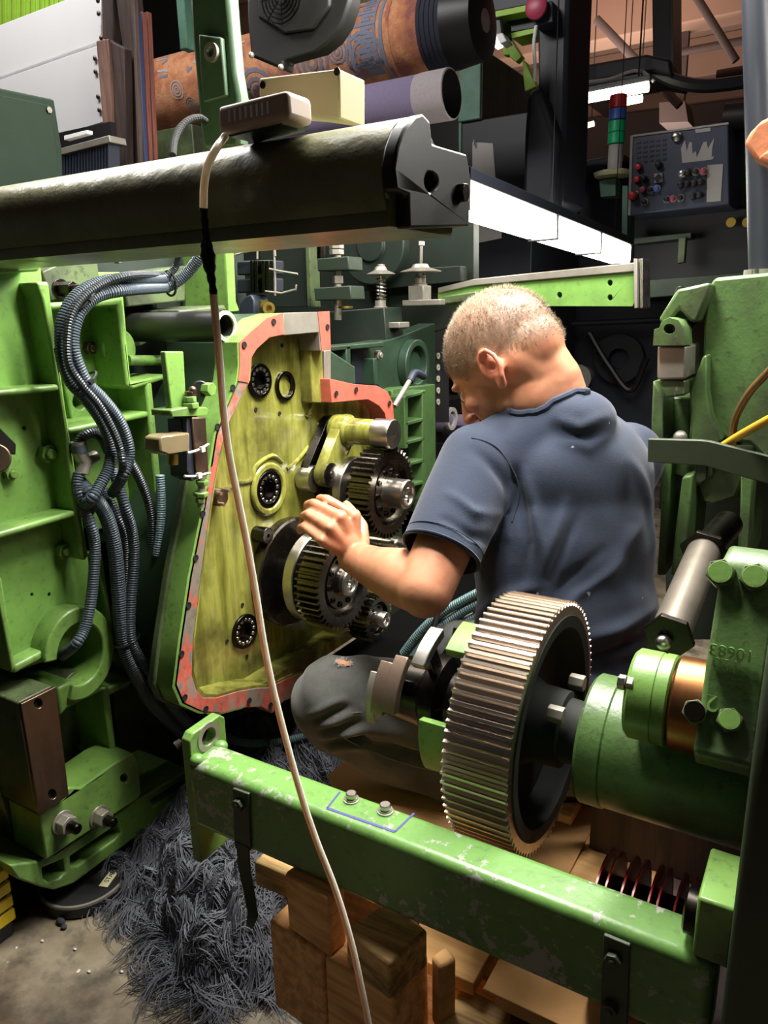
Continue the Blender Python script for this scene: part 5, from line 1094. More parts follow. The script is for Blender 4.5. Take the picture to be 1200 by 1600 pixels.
seg_(150, 171, G['red_btn'], 'red_lens'); seg_(171.5, 189, G['blue_btn'], 'blue_lens'); seg_(190, 208, G['green_lens'], 'green_lens'); seg_(208.5, 226, G['green_lens'], 'green_lens'); seg_(227, 266, G['paper'], 'grey_shank', .036)
MB().lathe([(0, .09), (.02, .10), (.03, .06)], AY(958, 276, YT), (0, 0, 1), 28).build('foot_plate', G['cream'], lg_)
pY(MB(), [(936, 282), (962, 278), (962, 306), (938, 308)], YT, YT+.1).build('bracket', G['green_teal'], lg_, bev=.003)
pY(MB(), [(972, 290), (981, 290), (980, 375), (971, 372)], YT, YT+.08).build('teal_upright', G['green_teal'], lg_, bev=.003)
cpn = thing('control_panel', 'slate blue control panel with rows of push buttons and torn stickers', 'control panel', AY(1062, 335, 3.6))
YP = 3.6
pY(MB(), [(987, 211), (1138, 191), (1140, 320), (983, 336)], YP, YP+.35).build('panel_case', G['panel_blue'], cpn, bev=.006)
pY(MB(), [(988, 211), (1138, 191), (1138, 194), (988, 214)], YP-.006, YP+.01).build('bright_edge', G['paper'], cpn)
pY(MB(), [(985, 212), (989, 212), (985, 336), (981, 336)], YP-.006, YP+.01).build('bright_edge', G['paper'], cpn)
def disc(x, y, r, mat, h=.03, ring='steel', nm='push_button'):
    p = AY(x, y, YP); k = MB().lathe([(0, r), (h*.4, r), (h*.4, r*.8)], p, (0, -1, 0), 18).build(nm, G[ring], cpn); MB().lathe([(h*.3, r*.78), (h, r*.72), (h*1.05, r*.5)], p, (0, -1, 0), 16).build('button_cap', G[mat], k)
for x, y, m, rg in ((999, 262, 'red_btn', 'charcoal'), (997, 281, 'red_btn', 'charcoal'), (1006, 297, 'magenta', 'charcoal'), (1017, 297, 'iron', 'steel'), (1027, 295, 'blue_btn', 'steel'), (1008, 316, 'iron', 'steel'), (1043, 312, 'iron', 'steel'), (1052, 311, 'magenta', 'steel'), (1064, 310, 'iron', 'steel'),
     (1067, 272, 'steel', 'steel'), (1076, 270, 'iron', 'charcoal'), (1088, 269, 'iron', 'steel'), (1100, 268, 'magenta', 'steel'), (1065, 289, 'iron', 'charcoal'), (1075, 288, 'iron', 'charcoal'), (1086, 287, 'iron', 'charcoal'), (1096, 285, 'iron', 'charcoal'), (1084, 307, 'iron', 'charcoal'), (1094, 305, 'iron', 'charcoal'), (1030, 258, 'iron', 'charcoal')): disc(x, y, .0155, m, .03, rg)
pY(MB(), [(986, 299), (997, 298), (998, 309), (987, 311)], YP-.004, YP).build('yellow_plate', G['yellow'], cpn); disc(991, 307, .02, 'red_btn', .05, 'charcoal', 'stop_button')
disc(1008, 280, .014, 'iron', .04, 'charcoal'); pY(MB(), [(1022, 271), (1035, 270), (1035, 284), (1022, 286)], YP-.012, YP).build('switch_plate', G['paper'], cpn, bev=.002); MB().bar(AY(1024, 282, YP-.03), AY(1032, 274, YP-.03), .012, .02).build('switch_lever', G['iron'], cpn)
MB().lathe([(0, .022), (.02, .02), (.026, .012)], AY(1058, 214, YP), (0, -1, 0), 20).build('key_lock', G['steel'], cpn)
pY(MB(), [(1066, 255), (1064, 232), (1070, 218), (1073, 236), (1077, 222), (1081, 222), (1082, 240), (1087, 236), (1089, 246), (1094, 234), (1099, 222), (1104, 221), (1106, 232), (1116, 215), (1113, 232), (1112, 245), (1116, 243), (1114, 249)], YP-.003, YP).build('torn_sticker', G['paper'], cpn)
pY(MB(), [(1086, 202), (1110, 199), (1111, 205), (1087, 208)], YP-.004, YP).build('name_plate', G['paper'], cpn, bev=.001)
pY(MB(), [(1105, 258), (1130, 256), (1126, 314), (1104, 316)], YP-.004, YP).build('grey_notice', G['paper'], cpn)
for r in range(5):
    for c_ in range(5): pY(MB(), [(995+c_*10, 222+r*7.6-c_*1.2), (1001+c_*10, 221+r*7.6-c_*1.2), (1001+c_*10, 224+r*7.6-c_*1.2), (995+c_*10, 225+r*7.6-c_*1.2)], YP-.003, YP).build('faint_legend', G['bluegrey'], cpn)
cs = thing('panel_stand', 'dark stand carrying the control panel, with green rails', 'stand', AY(1070, 420, 3.7))
pY(MB(), [(988, 336), (1190, 322), (1190, 440), (988, 440)], 3.85, 4.0).build('dark_body', G['charcoal'], cs, bev=.01)
pY(MB(), [(990, 372), (1080, 363), (1080, 372), (990, 382)], 3.7, 3.8).build('green_rail', G['green_dark'], cs, bev=.003); pY(MB(), [(1060, 372), (1072, 370), (1069, 410), (1058, 412)], 3.68, 3.72).build('green_tab', G['green_dirty'], cs, bev=.003)
pY(MB(), [(1136, 180), (1180, 172), (1180, 330), (1138, 330)], 3.9, 4.1).build('side_box', G['green_dark'], cs, bev=.02)
MB().cyl(AY(1132, 186, 3.8), AY(1176, 182, 3.8), .06).build('dark_motor', G['iron'], cs)
for x in (1143, 1168): MB().lathe([(0, .02), (.02, .02)], AY(x, 348, 3.8), (0, -1, 0), 16).build('brass_cap', G['brass'], cs)
# rail, guard, cable tray and roof column
grl = thing('grey_rail', 'pale grey rail with a lime green guard left of the light tower', 'rail', AY(900, 270, 4.6)); pY(MB(), [(870, 258), (975, 240), (975, 252), (944, 258), (944, 268), (870, 275)], 4.6, 5.0).build('rail_plate', G['grey_paint'], grl, bev=.005); pY(MB(), [(871, 222), (886, 219), (905, 248), (872, 258)], 4.62, 4.67).build('lime_guard', G['lime'], grl, bev=.004)

ct = thing('cable_tray', 'dark cable tray under the roof carrying a bright tube light', 'cable tray', AY(960, 150, 6.0))
pY(MB(), [(870, 108), (1010, 84), (1048, 92), (1050, 118), (1014, 112), (870, 136)], 6.0, 6.6).build('tray', G['charcoal'], ct, bev=.02)
pY(MB(), [(870, 136), (1014, 112), (1014, 118), (870, 143)], 5.9, 6.0).build('pale_edge', G['grey_paint'], ct, bev=.005)
MB().tube(smooth_path([AY(1020, 110, 6.1), AY(1060, 128, 6.1), AY(1110, 134, 6.1), AY(1200, 122, 6.1)], .05), .045, 8).build('cable_bundle', G['charcoal'], ct)
MB().tube(smooth_path([AY(880, 132, 5.9), AY(950, 124, 5.9), AY(985, 112, 5.9), AY(1005, 112, 5.9), AY(1022, 128, 5.9)], .05), .012, 6).build('white_wire', G['paper'], ct)
def tube_lamp(name, lbl, a, b, Y, r, s):
    t = thing(name, lbl, 'light', AY((a[0]+b[0])/2, a[1], Y), 'hall lights under the roof'); A_, B_ = AY(*a, Y), AY(*b, Y)
    MB().cyl(A_, B_, r, seg=12).build('lit_tube', glow('hall_tube_glow', (255, 246, 214), s), t); [MB().cyl(A_.lerp(B_, f)+V((0, .05, 0)), V((A_.lerp(B_, f).x, Y+.05, 4.9)), .006, seg=6).build('hanger_wire', G['iron'], t) for f in (.15, .85)]; MB().bar(A_+V((0, .05, r*1.8)), B_+V((0, .05, r*1.8)), r*1.4, r*.8).build('tube_housing', G['charcoal'], t)
tube_lamp('hall_light', 'long bright tube light hanging under the dark cable tray', (891, 158), (1013, 135), 5.8, .035, 7)
tube_lamp('hall_light', 'small bright tube light just right of the red lens', (974, 158), (1003, 152), 9.0, .05, 7)
tube_lamp('hall_light', 'faint warm tube light beside the dark column', (889, 204), (928, 193), 9.0, .03, 1.2)
rc = thing('roof_column', 'dark roof column with a flange rising above the cable tray', 'column', AY(1033, 110, 7.0))
pY(MB(), [(1018, -60), (1047, -60), (1050, 118), (1020, 96)], 7.0, 7.3).build('column_web', G['charcoal'], rc, bev=.01); pY(MB(), [(1046, -60), (1051, -60), (1052, 112), (1048, 112)], 6.95, 7.3).build('pale_flange', G['grey_paint'], rc)
for i, (a, b, lbl) in enumerate((((932, 30), (1062, 165), 'brown roof pipe slanting behind the dark roof column'), ((1085, -10), (1150, 95), 'brown roof pipe nearest the grey round post'), ((1050, 84), (1180, 60), 'brown roof pipe crossing level right of the column'))):
    tag(MB().cyl(AY(*a, 9+i), AY(*b, 9+i), .045, seg=10).build('roof_pipe', G['roof_dark'])if True else None, lbl, 'pipe', 'brown roof pipes')
tag(MB().cyl(AY(1120, 118, 9), AY(1180, 108, 9), .05, seg=10).build('roof_pipe', G['roof_dark']), 'short brown roof pipe just above the cable bundle', 'pipe', 'brown roof pipes')
tag(pY(MB(), [(870, 190), (1180, 150), (1180, 250), (870, 290)], 16, 16.3).build('far_girder', G['roof_dark'], bev=.02), 'dark brown girder far down the hall behind the control panel', 'girder')
tag(pY(MB(), [(1030, 160), (1070, 158), (1075, 190), (1030, 192)], 11, 11.5).add(*(lambda q: ([(q.x, 11.2, q.z), (q.x+.1, 11.2, q.z), (q.x+.1, 11.3, q.z), (q.x, 11.3, q.z), (q.x, 11.2, 4.9), (q.x+.1, 11.2, 4.9), (q.x+.1, 11.3, 4.9), (q.x, 11.3, 4.9)], [(0, 3, 2, 1), (4, 5, 6, 7), (0, 1, 5, 4), (1, 2, 6, 5), (2, 3, 7, 6), (3, 0, 4, 7)]))(AY(1050, 165, 11))).build('far_box', G['roof_dark']), 'brown duct box hanging above the control panel', 'duct')
q0, q1 = AY(590, 178, 4.75), AY(722, 178, 4.75)
tag(MB().box((q0.x, 4.75, 0), (q1.x, 4.8, q0.z)).build('dark_backdrop', G['iron']), 'dark backdrop added behind the pale end of the lilac roll', 'screen')  # dark sheet added to hide the bright roof behind the roll
dark('overhead_loom_bar', [(530, -60), (720, -60), (720, -8), (560, 8), (530, 8)], 3.6, .2, 'green_dirty', 'dull green loom frame above the carpet roll', 'loom frame')
dark('loom_backdrop', [(160, -60), (300, -60), (300, 120), (160, 180)], 4.2, .1, 'iron', 'black loom panel behind the laths', 'loom')
q0, q1 = AY(868, 272, 5.0), AY(1000, 262, 5.0)
tag(MB().box((q0.x, 5.0, 0), (q1.x, 5.3, q0.z)).build('loom_tower', G['bluegrey'], bev=.01), 'blue-grey loom side below the pale grey rail', 'loom')
# ------------------------------------------------------------------ yarn waste on the floor
def yarn(name, label, blobs, n, mat):
    """heap of loose curly strands over a lumpy core"""
    core = MB()
    for (x, y, rx, ry, h) in blobs: core.ell((x, y, h*.25), (rx*.8, ry*.8, h*.50), None, 14, 9)
    t = thing(name, label, 'yarn waste', (blobs[0][0], blobs[0][1], 0)); core.build('matted_core', G['yarn_dark'], t, smooth=80)['kind'] = 'stuff'
    wts = np.array([b[2]*b[3] for b in blobs]); wts /= wts.sum(); P = []; F = []; o = 0; K = 10
    def top(x, y):
        h = 0.0
        for b in blobs:
            q = ((x-b[0])/b[2])**2+((y-b[1])/b[3])**2
            if q < 1: h = max(h, b[4]*math.sqrt(1-q))
        return h
    for i in range(n//14):          # locks of about fourteen strands that swirl together
        b = blobs[RNG.choice(len(blobs), p=wts)]; a = RNG.uniform(0, 2*math.pi); q = math.sqrt(RNG.uniform(0, 1))*1.03
        lx, ly = b[0]+b[2]*q*math.cos(a), b[1]+b[3]*q*math.sin(a); d0 = RNG.uniform(0, 2*math.pi); L0 = RNG.uniform(.04, .085); cu0 = RNG.normal(0, 48); lift = RNG.uniform(.0, .016)
        tight = RNG.random() < .5
        if tight: L0 = RNG.uniform(.06, .13); cu0 = RNG.normal(0, 24); lift = RNG.uniform(.008, .026)
        for j in range(14):
            sp = RNG.normal(0, .0020 if tight else .0040, 2); x, y = lx+sp[0], ly+sp[1]; d = d0+RNG.normal(0, .09 if tight else .32); L = L0*RNG.uniform(.7, 1.1); cu = cu0+RNG.normal(0, 5 if tight else 16); r = RNG.uniform(.0006, .0011); ph = RNG.uniform(0, .006); row = []
            for k in range(K):
                s = L/K; d += cu*s; x += math.cos(d)*s; y += math.sin(d)*s
                hh = top(x, y)*(.80+.26*math.sin(x*70+b[0]*40)*math.sin(y*63)); row.append((x+RNG.normal(0, .0008), y+RNG.normal(0, .0008), max(.002, hh+ph+lift*math.sin(math.pi*k/(K-1)))))
            row = np.array(row); tn = np.gradient(row, axis=0); tn /= np.linalg.norm(tn, axis=1)[:, None]+1e-9
            sd = np.cross(tn, [0, 0, 1.0]); sd /= np.linalg.norm(sd, axis=1)[:, None]+1e-9; u2 = np.cross(sd, tn)
            w = r*np.r_[1, np.ones(K-3), .8, .4][:, None]
            P.append(np.stack([row+sd*w, row-sd*w*.5+u2*w*.87, row-sd*w*.5-u2*w*.87], 1).reshape(-1, 3))
            for k in range(K-1):
                for c in range(3): F.append((o+k*3+c, o+k*3+(c+1) % 3, o+k*3+3+(c+1) % 3, o+k*3+3+c))
            o += K*3
    me = bpy.data.meshes.new('loose_strands'); me.from_pydata(np.concatenate(P).tolist(), [], F)
    k = finish('loose_strands', me, mat, t, V((0, 0, 0)), smooth=80); k['kind'] = 'stuff'; return t
def gp_(x, y, z=.03): p = AZ(x, y, z); return p.x, p.y
B1 = []
for x, y, rx, ry, h in ((255, 1330, .060, .055, .085), (225, 1375, .045, .04, .05), (290, 1290, .06, .06, .11), (330, 1400, .085, .075, .12), (330, 1480, .065, .05, .07), (375, 1440, .07, .06, .11), (300, 1350, .06, .06, .10), (405, 1400, .06, .07, .12), (260, 1420, .035, .03, .03), (310, 1520, .03, .03, .03), (400, 1500, .05, .04, .05), (320, 1240, .07, .07, .11), (185, 1360, .03, .03, .035)):
    B1.append((*gp_(x, y, h*.5), rx, ry, h))
yarn('yarn_heap', 'shaggy heap of slate grey yarn waste on the concrete floor', B1, 15000, G['yarn'])
B2 = []
for x, y, rx, ry, h in ((400, 1170, .10, .09, .13), (470, 1190, .09, .08, .12), (360, 1135, .09, .08, .12), (520, 1180, .07, .07, .11), (440, 1140, .12, .09, .13), (420, 1210, .06, .06, .12)):
    B2.append((*gp_(x, y, h*.5), rx, ry, h))
yarn('yarn_heap', 'second dark yarn heap between beam and gearbox below the knee', B2, 6000, G['yarn'])
lt = G['paper']
for i, (x, y) in enumerate(((66, 1470), (117, 1483), (268, 1455), (240, 1467), (139, 1518), (190, 1518), (153, 1400))):
    tag(MB().ell(AZ(x, y, .002), (.0035, .0022, .0016), None, 8, 5).build('floor_crumb', lt), 'tiny pale crumb lying on the stained concrete', 'crumb', 'pale crumbs on the floor')
tag(MB().ell(AZ(95, 1440, .005), (.010, .006, .006), None, 10, 6).ell(AZ(100, 1448, .004), (.006, .005, .004), None, 8, 5).build('fluff_tuft', G['yarn_dark']), 'small dark fluff tuft on the concrete by the pad', 'fluff')
# ------------------------------------------------------------------ the seated man
class Blob:
    """overlapping closed shapes fused into one continuous skin"""
    def __init__(s): s.mb = MB()
    def cap(s, p, r0, q, r1, n=None):
        p, q = V(p), V(q); L = (q-p).length; n = n or max(2, int(L/(min(r0, r1)*(.45 if max(r0, r1) < .03 else .2)))+1)
        for k in range(n+1):
            f = k/n; r_ = r0+(r1-r0)*f; s.mb.ell(p.lerp(q, f), r_, None, 24 if r_ > .025 else 14, 16 if r_ > .025 else 9)
        return s
    def chain(s, pts):
        for (p, r0), (q, r1) in zip(pts[:-1], pts[1:]): s.cap(p, r0, q, r1)
        return s
    def ell(s, c, r, rot=None): s.mb.ell(c, r, rot, 24, 16); return s
    def skin(s, name, mat, parent, voxel, it, fac=.5):
        me = bpy.data.meshes.new(name); me.from_pydata(s.mb.v, [], s.mb.f); o = bpy.data.objects.new(name, me); COL.objects.link(o)
        bm = bmesh.new(); bm.from_mesh(me); bmesh.ops.recalc_face_normals(bm, faces=bm.faces); bm.to_mesh(me); bm.free()
        m = o.modifiers.new('r', 'REMESH'); m.mode = 'VOXEL'; m.voxel_size = voxel
        if it: k = o.modifiers.new('s', 'SMOOTH'); k.factor = fac; k.iterations = it
        dg = bpy.context.evaluated_depsgraph_get(); dg.update(); m2 = bpy.data.meshes.new_from_object(o.evaluated_get(dg)); bpy.data.objects.remove(o)
        m2.name = name; m2.materials.clear(); return m2
def verts(me): a = np.empty(len(me.vertices)*3, np.float32); me.vertices.foreach_get('co', a); return a.reshape(-1, 3).astype(float)
def norms(me): a = np.empty(len(me.vertices)*3, np.float32); me.vertices.foreach_get('normal', a); return a.reshape(-1, 3).astype(float)
def setv(me, v): me.vertices.foreach_set('co', v.astype(np.float32).ravel()); me.update()
def segd(v, a, b):
    a, b = np.array(a), np.array(b); d = b-a; t = np.clip(((v-a)@d)/(d@d), 0, 1); return np.linalg.norm(v-(a+t[:, None]*d), axis=1), t
def relax(me, mask, it):
    pass
FT, RTT = V((-.8, .6, 0)), V((.6, .8, 0)); ROTT = Matrix((RTT, FT, V((0, 0, 1)))).transposed()
CS = V((-.405, 1.255, .785)); PC = V((-.335, 1.165, .315))
SHL, SHR = CS-RTT*.165+V((0, 0, -.030)), CS+RTT*.135+V((0, 0, -.050))
ELB = AT(664, 922, 1.15); WRI = AT(553, 872, 1.375)
# head frame
yw, pt = math.radians(175), math.radians(40)
HF = V((math.cos(yw)*math.cos(pt), math.sin(yw)*math.cos(pt), -math.sin(pt))); HL = V((-math.sin(yw), math.cos(yw), 0)); HU = HF.cross(HL)
HO = V((-.487, 1.214, .902)); HR = Matrix((HF, HL, HU)).transposed()
def H(f, l, u): return HO+HF*f+HL*l+HU*u
b = Blob()
b.ell(H(-.006, 0, .045), (.101, .078, .089), HR).ell(H(-.045, 0, .012), (.062, .066, .062), HR).ell(H(.040, 0, -.012), (.056, .060, .078), HR)
b.ell(H(.045, 0, -.066), (.048, .050, .036), HR).ell(H(.084, 0, -.088), (.019, .022, .018), HR).cap(H(.022, .040, -.048), .018, H(.075, .022, -.088), .014).cap(H(.022, -.040, -.048), .018, H(.075, -.022, -.088), .014)
for sg in (-1, 1):
    b.ell(H(.082, sg*.026, .030), (.013, .028, .009), HR).ell(H(.066, sg*.044, -.012), (.020, .016, .018), HR).ell(H(.109, sg*.011, -.020), (.010, .008, .007), HR)
    b.ell(H(.077, sg*.031, .010), (.014, .016, .010), HR)
    # ear: plate, helix rim, lobe
    ear = [(.006, -.012), (.012, .008), (.008, .024), (-.006, .033), (-.020, .028), (-.027, .012), (-.025, -.006), (-.017, -.020), (-.008, -.031), (.001, -.030)]
    P_ = [H(f-.004, sg*(.076+.004*(f < 0)+(.010 if f < -.015 else .0)), u) for f, u in ear]
    for p, q in zip(P_[:-1], P_[1:]): b.cap(p, .0046, q, .0046)
    b.ell(H(-.012, sg*.078, .000), (.017, .0045, .026), HR).ell(H(-.009, sg*.079, -.027), (.010, .006, .010), HR).cap(H(-.004, sg*.077, .012), .004, H(-.012, sg*.082, -.014), .004)
b.cap(H(.094, 0, .028), .0085, H(.117, 0, -.015), .0125).ell(H(.098, 0, -.044), (.010, .022, .006), HR).ell(H(.096, 0, -.056), (.010, .019, .006), HR)
nb = AT(852, 602, 1.262)
b.chain([(H(-.014, 0, -.005), .058), (H(-.008, 0, -.06), .056), (nb, .062), (CS+V((0, 0, -.05)), .08)])
b.cap(H(-.03, .022, .0), .050, nb, .055).cap(H(-.03, -.022, .0), .050, nb, .055).cap(H(-.050, 0, .008), .048, nb+V((.010, -.004, .008)), .050)
b.cap(CS-RTT*.05+V((0, 0, .0)), .055, SHL, .045).cap(CS+RTT*.04+V((0, 0, -.05)), .05, SHR+V((0, 0, -.01)), .040)
b.ell(CS+V((0, 0, -.16)), (.145, .09, .17), ROTT).ell((CS+PC)/2+V((0, 0, -.02)), (.13, .09, .19), ROTT).ell(PC, (.14, .10, .10), ROTT)
b.chain([(SHL, .050), (SHL.lerp(ELB, .55), .047), (ELB, .043)])
fm = ELB.lerp(WRI, .30)+V((0, 0, .004))
b.chain([(ELB, .041), (fm, .047), (ELB.lerp(WRI, .62), .038), (WRI, .0300)])
ELR, WRR = V((-.42, 1.50, .56)), V((-.58, 1.47, .40))
b.chain([(SHR, .05), (ELR, .042), (ELR.lerp(WRR, .3), .043), (WRR, .03)])
# hands: five separate fingers
def hand(Wp, mcp, pip, dip, tip, rad, thumb, tw):
    c = V((0, 0, 0))
    for m in mcp: c += m/4
    for m, r in zip(mcp, (.0138, .0138, .0132, .012)): b.cap(Wp.lerp(c, .12), .017, m, r)
    b.cap(Wp, .0285, Wp.lerp(c, .45), .025)
    for m, p, d, t, r in zip(mcp, pip, dip, tip, rad): b.chain([(m, r*1.16), (p, r*1.03), (d, r*.92), (t, r*.80)])
    b.chain(list(zip(thumb, tw)))
mcp = [AT(553, 806, 1.362), AT(532, 808, 1.335), AT(515, 824, 1.322), AT(503, 843, 1.322)]
pip = [AT(511, 781, 1.375), AT(490, 787, 1.362), AT(482, 804, 1.352), AT(476, 823, 1.350)]
dip = [AT(500, 779, 1.405), AT(481, 789, 1.395), AT(475, 806, 1.382), AT(470, 824, 1.376)]
tip = [AT(499, 788, 1.428), AT(479, 800, 1.418), AT(473, 815, 1.404), AT(468, 830, 1.394)]
hand(WRI, mcp, pip, dip, tip, (.0098, .0100, .0095, .0086), [AT(565, 850, 1.38), AT(566, 822, 1.40), AT(549, 798, 1.415), AT(541, 788, 1.425)], (.016, .0115, .0098, .0085))
o2 = WRR-WRI; d2 = (WRR-ELR).normalized(); s2 = V((d2.y, -d2.x, 0)).normalized(); n2 = V((0, 0, 1))
m2_ = [WRR+d2*.085+s2*(.03-.02*k) for k in range(4)]
hand(WRR, m2_, [m+d2*.036-n2*.012 for m in m2_], [m+d2*.05-n2*.03 for m in m2_], [m+d2*.048-n2*.048 for m in m2_], (.0085, .009, .0088, .0075), [WRR+d2*.03+s2*.02, WRR+d2*.06+s2*.05, WRR+d2*.085+s2*.058-n2*.01, WRR+d2*.105+s2*.055-n2*.02], (.016, .012, .010, .0085))
KNL = AT(520, 1090, 1.355); HPL = PC-RTT*.085+V((-.02, 0, .0)); HPR = PC+RTT*.085
ANL = V((-.47, 1.03, .238)); KNR = V((-.70, 1.44, .27)); ANR = V((-.42, 1.30, .24))
b.chain([(HPL, .07), (KNL, .055), (KNL+V((.02, 0, -.05)), .05), (ANL, .036)]); b.chain([(HPR, .07), (KNR, .055), (ANR, .036)])
me = b.skin('person', None, None, .0034, 7)
v = verts(me); loc = (v-np.array(HO))@np.array((HF, HL, HU)).T   # head coordinates
# sockets under the brow, concha of the ears
def dent(c, r, vec, cond=None):
    d = np.linalg.norm(v-np.array(c), axis=1); w = np.exp(-(d/r)**2)
    if cond is not None: w = w*cond
    return v+w[:, None]*np.array(vec)
for sg in (-1, 1):
    v = dent(H(.088, sg*.033, .014), .012, HF*-.007)
    v = dent(H(-.010, sg*.086, .002), .008, HL*(-sg*.008)); v = dent(H(-.004, sg*.084, .018), .0055, HL*(-sg*.003)); v = dent(H(.118, sg*.007, -.030), .004, HU*.006)
v = dent(H(.11, 0, -.050), .0035, HF*-.004)
# knuckles and tendons
for m in mcp: v = dent(m-FW*.012, .008, FW*-.0022)
for p in pip: v = dent(p-FW*.009, .006, FW*-.0012)
setv(me, v)
tint = np.clip((loc[:, 2]-.012-.55*np.clip(loc[:, 0]-.045, 0, 1)*1.6+.03*np.clip(-loc[:, 0]*12, 0, 1))/.03, 0, 1)*(np.abs(loc[:, 1]) < .1)*(loc[:, 0] < .088)*(loc[:, 2] < .2)*(np.linalg.norm(loc, axis=1) < .2)
earm = ((np.abs(loc[:, 1]) > .0785) & (np.linalg.norm(loc-np.array([-.008, 0, 0]), axis=1) < .1) & (np.abs(loc[:, 0]+.01) < .036) & (np.abs(loc[:, 2]) < .045)).astype(float)
for nm, arr in (('scalp', tint*(1-earm)), ('flush', earm)):
    at = me.attributes.new(nm, 'FLOAT', 'POINT'); at.data.foreach_set('value', arr.astype(np.float32))
man = finish('person', me, G['skin'], None, V((0, 0, 0)), smooth=180)
tag(man, 'seated man in navy t-shirt and worn dark jeans reaching into the gears', 'person')
ski = [n for n in G['skin'].node_tree.nodes if n.type == 'MIX'][-1]; nt = G['skin'].node_tree; src = nt.nodes['Principled BSDF'].inputs['Base Color'].links[0].from_socket
def attr_mix(src, nm, col, f):
    a = nt.nodes.new('ShaderNodeAttribute'); a.attribute_name = nm; mx = nt.nodes.new('ShaderNodeMix'); mx.data_type = 'RGBA'; ml = nt.nodes.new('ShaderNodeMath'); ml.operation = 'MULTIPLY'; ml.inputs[1].default_value = f
    nt.links.new(a.outputs['Fac'], ml.inputs[0]); nt.links.new(ml.outputs[0], mx.inputs[0]); nt.links.new(src, mx.inputs[6]); mx.inputs[7].default_value = lin(col); return mx.outputs[2]
src = attr_mix(src, 'scalp', (122, 106, 90), .75); src = attr_mix(src, 'flush', (214, 112, 92), .55); nt.links.new(src, nt.nodes['Principled BSDF'].inputs['Base Color'])
for sg in (-1, 1):
    e = MB().ell(H(.080, sg*.031, .010), .0115, None, 18, 12).build('eyeball', plain('eye_white', (206, 196, 186), .25, .05), man)
    MB().ell(H(.0895, sg*.031, .008), .0045, None, 12, 8).build('iris', plain('dark_iris', (50, 44, 40), .2, .1), e)
    P_ = [H(.094-.004*abs(k), sg*(.014+.010*k), .0275+.004*math.sin(k*1.1)) for k in range(4)]
    MB().tube(P_, [.002, .0032, .003, .0012], 6).build('eyebrow', G['hair'], man)
    MB().ell(H(-.004, sg*.0775, -.004), (.004, .002, .0055), HR, 12, 8).build('ear_canal', G['ear_red'], man)
# clipped hair
nn_ = norms(me); idx = np.where((tint > .25) & (earm < .5))[0]; pick = RNG.choice(idx, 14000); P = []; F = []
vv = verts(me)
for k, i in enumerate(pick):
    p = vv[i]+RNG.normal(0, .0015, 3); n = nn_[i]; l3 = loc[i]; top = l3[2] > .105
    L = RNG.uniform(.005, .0095)*(1.15 if l3[0] < .02 and l3[2] > .05 else .8)*min(1, .35+tint[i])
    flow = -np.array(HF)*.75-np.array(HU)*(.0 if top else .45); d = n*.65+flow*.6+RNG.normal(0, .16, 3); d /= np.linalg.norm(d)
    s = np.cross(d, n); s /= np.linalg.norm(s)+1e-9; w = .00036
    P += [p+s*w, p-s*w, p+n*w*1.6, p+d*L]; o = 4*k; F += [(o, o+1, o+3), (o+1, o+2, o+3), (o+2, o, o+3)]
hm = bpy.data.meshes.new('hair'); hm.from_pydata([tuple(p) for p in P], [], F); hk = finish('hair', hm, G['hair'], man, V((0, 0, 0)), smooth=180); hk['kind'] = 'stuff'

# t-shirt
s = Blob()
s.ell(CS+V((0, 0, -.125)), (.180, .118, .175), ROTT).ell(CS-FT*.05+V((0, 0, -.07)), (.140, .085, .120), ROTT)
s.ell(nb+V((0, 0, -.065)), (.085, .085, .055)).ell(AT(890, 655, 1.24), (.078, .062, .052)).cap(AT(893, 655, 1.24), .048, SHR, .055).cap(AT(885, 655, 1.24), .046, SHL, .055).cap(nb+V((0, 0, -.062)), .058, SHL, .060).cap(nb+V((0, 0, -.062)), .058, SHR, .058)
s.chain([(SHL, .062), (CS-FT*.02+V((0, 0, -.02)), .074), (SHR, .062)])
s.ell((CS*.55+PC*.45)+FT*.01, (.168, .122, .20), ROTT).ell((CS*.35+PC*.65)+FT*.015, (.168, .130, .17), ROTT).ell(PC+V((0, 0, .03))-FT*.005, (.168, .128, .11), ROTT)
SLE = SHL.lerp(ELB, .73)
s.chain([(SHL, .068), (SHL.lerp(ELB, .35), .066), (SLE, .064), (SHL.lerp(ELB, .88), .064)])
SRE = SHR.lerp(ELR, .62); s.chain([(SHR, .068), (SRE, .063), (SHR.lerp(ELR, .75), .063)])
sm = s.skin('t_shirt', None, None, .0052, 20)
bm = bmesh.new(); bm.from_mesh(sm)
def cut(bm, c, n, rad):
    c, n = V(c), V(n).normalized(); g = [f for f in bm.faces if (f.calc_center_median()-c).length < rad and ((f.calc_center_median()-c)-n*((f.calc_center_median()-c).dot(n))).length < .080 and (f.calc_center_median()-c).dot(n) > -.02]
    es = set(e for f in g for e in f.edges); vs_ = set(v_ for f in g for v_ in f.verts)
    bmesh.ops.bisect_plane(bm, geom=list(g)+list(es)+list(vs_), plane_co=c, plane_no=n, clear_outer=True)
cut(bm, SLE, (ELB-SHL).normalized(), .13); cut(bm, SRE, (ELR-SHR).normalized(), .12)
cut(bm, H(-.035, 0, -.06).lerp(nb, .80), (H(-.035, 0, -.06)-nb).normalized()+V((.0, 0, .25)), .10) if False else None
bm.to_mesh(sm); bm.free()
v = verts(sm); n = norms(sm); dz = np.zeros(len(v))
def fold(p, q, w, a):
    global dz
    d, t = segd(v, p, q); dz += a*np.exp(-(d/w)**2)*np.sin(np.pi*np.clip(t*.86+.07, 0, 1))
from mathutils.bvhtree import BVHTree
sb0 = BVHTree.FromPolygons([tuple(p) for p in v], [tuple(p.vertices) for p in sm.polygons])
